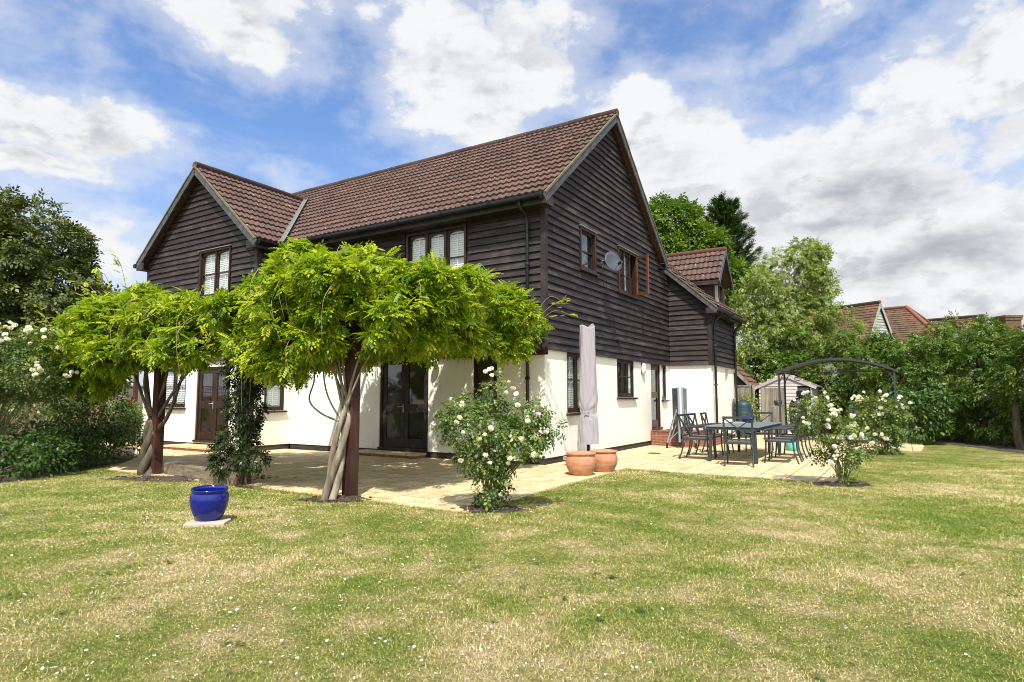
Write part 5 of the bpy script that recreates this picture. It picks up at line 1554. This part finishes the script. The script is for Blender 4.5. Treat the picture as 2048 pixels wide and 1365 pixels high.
for s in (-1, 1): b.face([(0, s * hw_, 0), (dpt, s * hw_, 0), (dpt, s * hw_, ez), (0, s * hw_, ez)], .3)
b.build('wall', M['shedwood'], t)
b = MB()
for i in range(6): u = .02 + i * .13; b.box(-.055, -.03, u, u + .126, .08, 1.68, rr.random())
b.build('door', M['greywood'], t)
b = MB(); b.box(-.006, .0, -.82, -.40, .97, 1.66); b.build('window', M['glass'], t)
b = MB(); b.box(.03, .05, -.86, -.36, .9, 1.7); b.build('window_backing', M['black'], t)
b = MB()
for s in (-1, 1): b.hexa([(-.05, 0, az_ + .03), (dpt + .1, 0, az_ + .03), (dpt + .1, s * (hw_ + .13), ez - .02), (-.05, s * (hw_ + .13), ez - .02), (-.05, 0, az_ + .06), (dpt + .1, 0, az_ + .06), (dpt + .1, s * (hw_ + .13), ez + .012), (-.05, s * (hw_ + .13), ez + .012)])
b.build('roof', M['felt'], t)
for s in (-1, 1):
    b = MB(); b.beam((-.06, 0, az_ + .0), (-.06, s * (hw_ + .14), ez - .06), .02, .10); b.build('bargeboard', simple('faded_board', (.39, .355, .33), .8), t)

t = thing('outbuilding', 'low black boarded outbuilding with a tiled roof beyond the house end', 'outbuilding', HW(14.6, .6, 0), PHI)
b = MB(); z = .0; rr = random.Random(13)
while z < 3.6:
    w = 1.5 if z < 1.9 else 1.5 * (3.4 - z) / 1.5
    if w > .05: b.hexa([(-.035, -w, z), (0, -w, z), (0, w, z), (-.035, w, z), (-.01, -w, z + .16), (0, -w, z + .16), (0, w, z + .16), (-.01, w, z + .16)], rr.random())
    z += .15
for s in (-1, 1):
    z = 0
    while z < 1.85: b.box(0, 3, s * 1.5 - .03, s * 1.5 + .03, z, z + .148, rr.random()); z += .15
b.build('wall', wood_boards('faded_outbuilding_board', (.05, .036, .032), (.11, .08, .07), silver=(.2, .17, .16), silver_amt=.4), t)
b = MB()
for s in (-1, 1): tiles(b, (-.2, s * 1.78, 1.68), (1, 0, 0), (0, -s * 1.78, 1.82), 3.4, math.hypot(1.78, 1.82), seed=20 + s); b.face([(-.18, s * 1.76, 1.66), (3.2, s * 1.76, 1.66), (3.2, 0, 3.47), (-.18, 0, 3.47)])
b.build('roof', M['clay_far'], t)
for s in (-1, 1):
    b = MB(); b.beam((-.21, s * 1.78, 1.6), (-.21, 0, 3.43), .025, .13); b.build('bargeboard', M['greywood'], t)


def board_fence(name, label, pts, h, mat, lattice=0.0, w=.14, group=None):
    p0 = Vector((pts[0][0], pts[0][1], 0)); t = thing(name, label, 'fence', p0, 0, group); rr = random.Random(len(label))
    b = MB(); pp = []
    for (x0, y0), (x1, y1) in zip(pts[:-1], pts[1:]):
        a, c = Vector((x0, y0, 0)) - p0, Vector((x1, y1, 0)) - p0; L = (c - a).length; d = (c - a) / L; n = int(L / w); sd = Vector((-d.y, d.x, 0))
        for i in range(n):
            q = a + d * (i * L / n); e = a + d * ((i + .97) * L / n); hh = h + rr.uniform(-.02, .02); o = sd * rr.uniform(-.006, .006)
            b.beam(q.lerp(e, .5) + o + Vector((0, 0, .02)), q.lerp(e, .5) + o + Vector((0, 0, hh)), L / n * .97, .018, up=sd, rnd=rr.random())
        m = max(1, round(L / 1.85))
        for i in range(m + 1): pp.append(a + d * (L * i / m) - sd * .05)
        b.beam(a + Vector((0, 0, h + .02)), c + Vector((0, 0, h + .02)), .06, .04, rnd=.8)
        if lattice:
            k = 0
            while k * .13 < L: q = a + d * (k * .13); b.beam(q + Vector((0, 0, h + .03)), q + Vector((0, 0, h + lattice)), .022, .014, up=sd, rnd=rr.random()); k += 1
            for z in (.14, .27, lattice): b.beam(a + Vector((0, 0, h + z)), c + Vector((0, 0, h + z)), .02, .03, rnd=.6)
    b.build('panel', mat, t)
    for q in pp:
        b = MB(); b.beam(q, q + Vector((0, 0, h + lattice + .04)), .09, .09, up=(1, 0, 0)); b.build('post', mat, t)
    return t


board_fence('fence', 'brown close boarded fence with a lattice top behind the roses of the left border', [(-24, 10.5), (-15.8, 15.6), (-12.0, 18.2)], 1.36, M['fencewood'], .36)
board_fence('fence', 'weathered grey board fence closing the gap beside the left end of the house', [(-12.0, 18.25), (-10.4, 20.2), (-9.9, 22)], 1.65, M['greywood'])
q0, q1 = HW(12.6, .9), HW(12.6, -1.45)
board_fence('fence', 'grey board fence with ivy between the house end and the garden shed', [(q0.x, q0.y), (q1.x, q1.y)], 1.72, M['greywood'])
b = MB(); b.box(-.05, .05, -.05, .05, 0, 2.1); single('gate_post', 'red brown timber post at the left corner of the house', 'post', b, M['post'], HW(-1.28, 12.6), PHI, bevel=.004)
ivy = HW(12.5, -1.3)
bush('ivy', 'yellow green ivy climbing the end of the grey fence by the shed', (ivy.x, ivy.y, 0), [(ivy.x, ivy.y, 1.2, .2, .2, .5), (ivy.x + .1, ivy.y - .05, .6, .2, .2, .5)], M['willow_leaf'], 1500, SINGLE, .07, 71)

# ================================================================== the neighbouring house over the hedge
nb = thing('neighbour_house', 'rambling old house with mossy clay tiled roofs beyond the hedge', 'house', (28, 46, 0))
def nloc(x, y, z): return Vector((x - 28, y - 46, z))


def gabled(apex, rd, L, hw, rise, eave_mat='greyboard', window=True):
    ap = nloc(*apex); rd = Vector((rd[0], rd[1], 0)).normalized(); sd = Vector((-rd.y, rd.x, 0)); dn = Vector((0, 0, -1))
    end = ap + rd * L; ez = ap.z - rise
    b = MB()
    for s in (-1, 1):
        tiles(b, ap + sd * s * (hw + .15) + dn * (rise + .15) - rd * .15, rd, -sd * s * (hw + .15) + Vector((0, 0, rise + .15)), L + .3, math.hypot(hw + .15, rise + .15), gauge=.24, wave=.6, amp=.015, seed=int(L * 10) + s)
    rf = b.build('roof', M['clay_far'], nb)
    b = MB(); b.tube([ap - rd * .15 + Vector((0, 0, .05)), end + Vector((0, 0, .05))], .13, 8); b.build('ridge', M['clay_far'], rf)
    b = MB(); rr = random.Random(3); z = 0
    while z < ap.z - .1:
        w = hw if z < ez - .2 else hw * (ap.z - z - .32) / rise
        if w > .05:
            q0, q1 = ap - sd * w, ap + sd * w
            q0.z = q1.z = z; o = -rd * .04
            b.hexa([q0 + o, q1 + o, q1 + rd * .02, q0 + rd * .02, q0 + Vector((0, 0, .2)), q1 + Vector((0, 0, .2)), q1 + rd * .02 + Vector((0, 0, .2)), q0 + rd * .02 + Vector((0, 0, .2))], rr.random())
        z += .2
    for s in (-1, 1):
        q0, q1 = ap + sd * hw * s, end + sd * hw * s; q0.z = q1.z = 0; b.face([q0, q1, q1 + Vector((0, 0, ez)), q0 + Vector((0, 0, ez))])
    b.build('wall', M[eave_mat], nb)
    b = MB()
    for s in (-1, 1): b.beam(ap - rd * .17 + dn * .1, ap - rd * .17 + sd * s * (hw + .15) + dn * (rise + .25), .03, .2)
    b.build('bargeboard', M['greyboard'], nb)
    if window:
        q = ap + dn * (rise + .35) - rd * .06; b = MB()
        for i in range(3): c = q + sd * (i - 1) * .38; b.beam(c + sd * .17, c + sd * .17 + Vector((0, 0, .8)), .05, .05, up=sd); b.beam(c - sd * .17, c - sd * .17 + Vector((0, 0, .8)), .05, .05, up=sd)
        for z in (0, .4, .8): b.beam(q - sd * .56 + Vector((0, 0, z)), q + sd * .56 + Vector((0, 0, z)), .05, .05)
        w = b.build('window', M['white'], nb)
        b = MB(); b.beam(q + rd * .02 - sd * .55 + Vector((0, 0, .4)), q + rd * .02 + sd * .55 + Vector((0, 0, .4)), .015, .8); b.build('pane', M['black'], w)


gabled((26.7, 45, 8.2), (-.47, .88), 7.0, 1.7, 3.2)
gabled((36.2, 47.6, 7.55), (-.62, .78), 6.5, 1.15, 1.9, window=False)
hp, he = nloc(31.0, 48.5, 8.35), nloc(24.5, 55, 8.35)
b = MB(); rd = (he - hp).normalized(); sd = Vector((-rd.y, rd.x, 0)); D = Vector((0, 0, -3.4))
c = [hp - rd * 3.2 - sd * -3.4 + D, hp - rd * 3.2 - sd * 3.4 + D, he - sd * 3.4 + D, he + sd * 3.4 + D]
def slope(O, e1, top, n0=0.0, n1=0.0):
    pass
for O, U, ridge0, ridge1 in ((c[1], rd, hp, he), (c[0], rd, hp, he)):
    S = (hp - O) - rd * (hp - O).dot(rd); Ls = S.length
    k0 = (hp - O).dot(rd) / Ls
    tiles(b, O, U, S, (c[2] - c[1]).length, Ls, gauge=.26, wave=.6, amp=.015, u0f=lambda s, k=k0: s * k, seed=31)
S = hp - (c[0] + c[1]) / 2; W_ = (c[1] - c[0]).length
tiles(b, c[1], (c[0] - c[1]), S, W_, S.length, gauge=.26, wave=.6, amp=.015, u0f=lambda s: s / S.length * W_ / 2, u1f=lambda s: W_ - s / S.length * W_ / 2, seed=33)
b.build('hipped_roof', M['clay_far'], nb)
b = MB()
for e in (c[0], c[1], he): b.tube([hp + Vector((0, 0, .04)), e + Vector((0, 0, .04))], .15, 8)
b.build('hip_tile', simple('orange_hip_tile', (.25, .105, .06), .85, var=.4), nb)
b = MB(); g0 = [q.copy() for q in c]
for i in range(4):
    p, q = g0[i].copy(), g0[(i + 1) % 4].copy(); b.face([(p.x, p.y, 0), (q.x, q.y, 0), q, p])
b.build('wall', M['redbrick'], nb)
for (x, y, zt, w, m) in ((20.9, 43.2, 9.4, .85, 'redbrick'), (40.0, 50, 8.0, 1.25, 'plinth')):
    b = MB(); q = nloc(x, y, 0); b.box(q.x - w / 2, q.x + w / 2, q.y - w / 2, q.y + w / 2, 0, zt - .5); b.box(q.x - w / 2 - .06, q.x + w / 2 + .06, q.y - w / 2 - .06, q.y + w / 2 + .06, zt - .5, zt - .3); b.box(q.x - w / 2 - .1, q.x + w / 2 + .1, q.y - w / 2 - .1, q.y + w / 2 + .1, zt - .3, zt - .12)
    if m == 'redbrick': b.lathe([(.25, zt - .12), (.2, zt + .25), (.18, zt + .25), (.18, zt - .1)], 14, (q.x, q.y, 0))
    b.build('chimney', brick_mat('old_chimney_brick', (.28, .12, .07), (.20, .13, .08), (.28, .24, .18)) if m == 'redbrick' else M['clay_far'], nb)

# ================================================================== turf: blades and daisies
def wedge(n, d0, d1, power, r):
    """points over the lawn in front of the house, denser near the viewer"""
    u = r.random(n); d = (d0 ** power + u * (d1 ** power - d0 ** power)) ** (1 / power)
    x = r.uniform(-1, 1, n) * (d * 1.05 + 2.0)
    return x, d


def lawn_points(n, d0, d1, power, r):
    x, y = wedge(n, d0, d1, power, r)
    k = ~in_patio(x, y) & ~((x < -7.85) & (y > 9.2)) & (x < 13.2)
    dx, dy = x - CORNER.x, y - CORNER.y; a = dx * CA.x + dy * CA.y; bb = dx * CB.x + dy * CB.y
    k &= ~((a > -1.3) & (bb > -1.4) & (a < 11)) & (y < 24)
    return x[k], y[k]


r = np.random.default_rng(77)
xs, ys = lawn_points(980000, 1.7, 13, .75, r)
e0, e1 = lawn_points(200000, 7, 23, 1.5, r)
# longer tufts creeping over the edge of the paving
tx, ty = [], []
for i in range(4):
    pa, pb = HW(*PATIO[(i - 1) % len(PATIO)]), HW(*PATIO[i]); L = (pb - pa).length; m = int(L * 900)
    t = r.random(m); off = np.abs(r.normal(0, .035, m)) * (.4 + np.sin(t * L * 3.1 + i) ** 2); d = (pb - pa) / L
    tx.append(pa.x + d.x * t * L - d.y * 0 + d.y * (off - .02)); ty.append(pa.y + d.y * t * L - d.x * (off - .02))
tx, ty = np.concatenate(tx), np.concatenate(ty)
xs, ys = np.concatenate([xs, e0, tx]), np.concatenate([ys, e1, ty]); n = len(xs)
dist = np.hypot(xs, ys); tuft = np.zeros(n); tuft[-len(tx):] = 1
hgt = r.uniform(.008, .022, n) * (1 + .35 * np.sin(xs * 1.7 + 1.3) * np.sin(ys * 2.1)) * np.clip(.8 + dist * .03, .8, 1.25) * (1 + 1.1 * tuft)
az = r.uniform(0, 2 * np.pi, n); lean = r.uniform(.3, 2.0, n)
wv = r.uniform(.0016, .0030, n) * np.clip(dist / 4, .8, 2.6)
P = np.stack([xs, ys, np.zeros(n)], 1); D = np.stack([np.cos(az), np.sin(az), np.zeros(n)], 1); Sd = np.stack([-np.sin(az + r.normal(0, .6, n)), np.cos(az), np.zeros(n)], 1)
tip = P + D * (hgt * lean * .8)[:, None] + np.array([0, 0, 1]) * (hgt * (1.15 - .42 * lean))[:, None]
V = np.stack([P - Sd * wv[:, None], P + Sd * wv[:, None], tip], 1).reshape(-1, 3)
F = np.arange(3 * n).reshape(-1, 3)
g = mesh_np('grass', V, F, M['blade'], None, r.random(n)); g['kind'] = 'stuff'
# daisies and clover heads, thicker on the left and round the paving corner
xs, ys = lawn_points(26000, 2.0, 13, 1.3, r)
dens = np.clip(.62 - (xs + .3 * ys) * .16, .05, 1) * (.35 + .65 * (np.sin(xs * 1.3 + .7) * np.sin(ys * .9 + .4) + .4 > 0))
corner = np.exp(-(((xs - .4) / .9) ** 2 + ((ys - 7.6) / .6) ** 2)); dens = np.maximum(dens, corner)
k = r.random(len(xs)) < dens * .42; xs, ys = xs[k], ys[k]; n = len(xs)
S = r.uniform(.0035, .0085, n); hz = r.uniform(.022, .04, n)
T = []; TF = []
for i in range(7):
    a0, a1 = 2 * math.pi * i / 7, 2 * math.pi * (i + .8) / 7; am = (a0 + a1) / 2
    j = len(T); T += [[0, 0, .25], [math.cos(a0), math.sin(a0), 0], [1.25 * math.cos(am), 1.25 * math.sin(am), .1], [math.cos(a1), math.sin(a1), 0]]; TF.append([j, j + 1, j + 2, j + 3])
V, F = place(np.array(T), np.array(TF), np.stack([xs, ys, hz], 1), np.stack([np.cos(xs * 99), np.sin(xs * 99), np.zeros(n)], 1), r.normal(0, .3, (n, 3)) + [0, 0, 1], S)
d = mesh_np('daisy_heads', V, F, M['clover'], None, np.repeat(r.random(n), 7)); d['kind'] = 'stuff'
# flat rosettes of plantain and dandelion in the turf
xs, ys = lawn_points(900, 1.9, 12, 1.1, r)
k = (np.sin(xs * 2.1 + 1) * np.sin(ys * 1.7) > .1); xs, ys = xs[k][:260], ys[k][:260]; n = len(xs)
lv = r.integers(4, 8, n); P = np.repeat(np.stack([xs, ys, np.full(n, .012)], 1), lv, 0); m = len(P)
az = r.uniform(0, 6.28, m); X = np.stack([np.cos(az), np.sin(az), r.uniform(.1, .5, m)], 1)
V, F = place(leaf_tpl(0, lw=.42)[0], leaf_tpl(0, lw=.42)[1], P, X, np.tile([[0, 0, 1.0]], (m, 1)) + r.normal(0, .2, (m, 3)), np.repeat(r.uniform(.02, .05, n), lv) * r.uniform(.7, 1.2, m))
d = mesh_np('weeds', V, F, M['rose_leaf'], None, np.clip(r.normal(.55, .2, m), 0, 1)); d['kind'] = 'stuff'
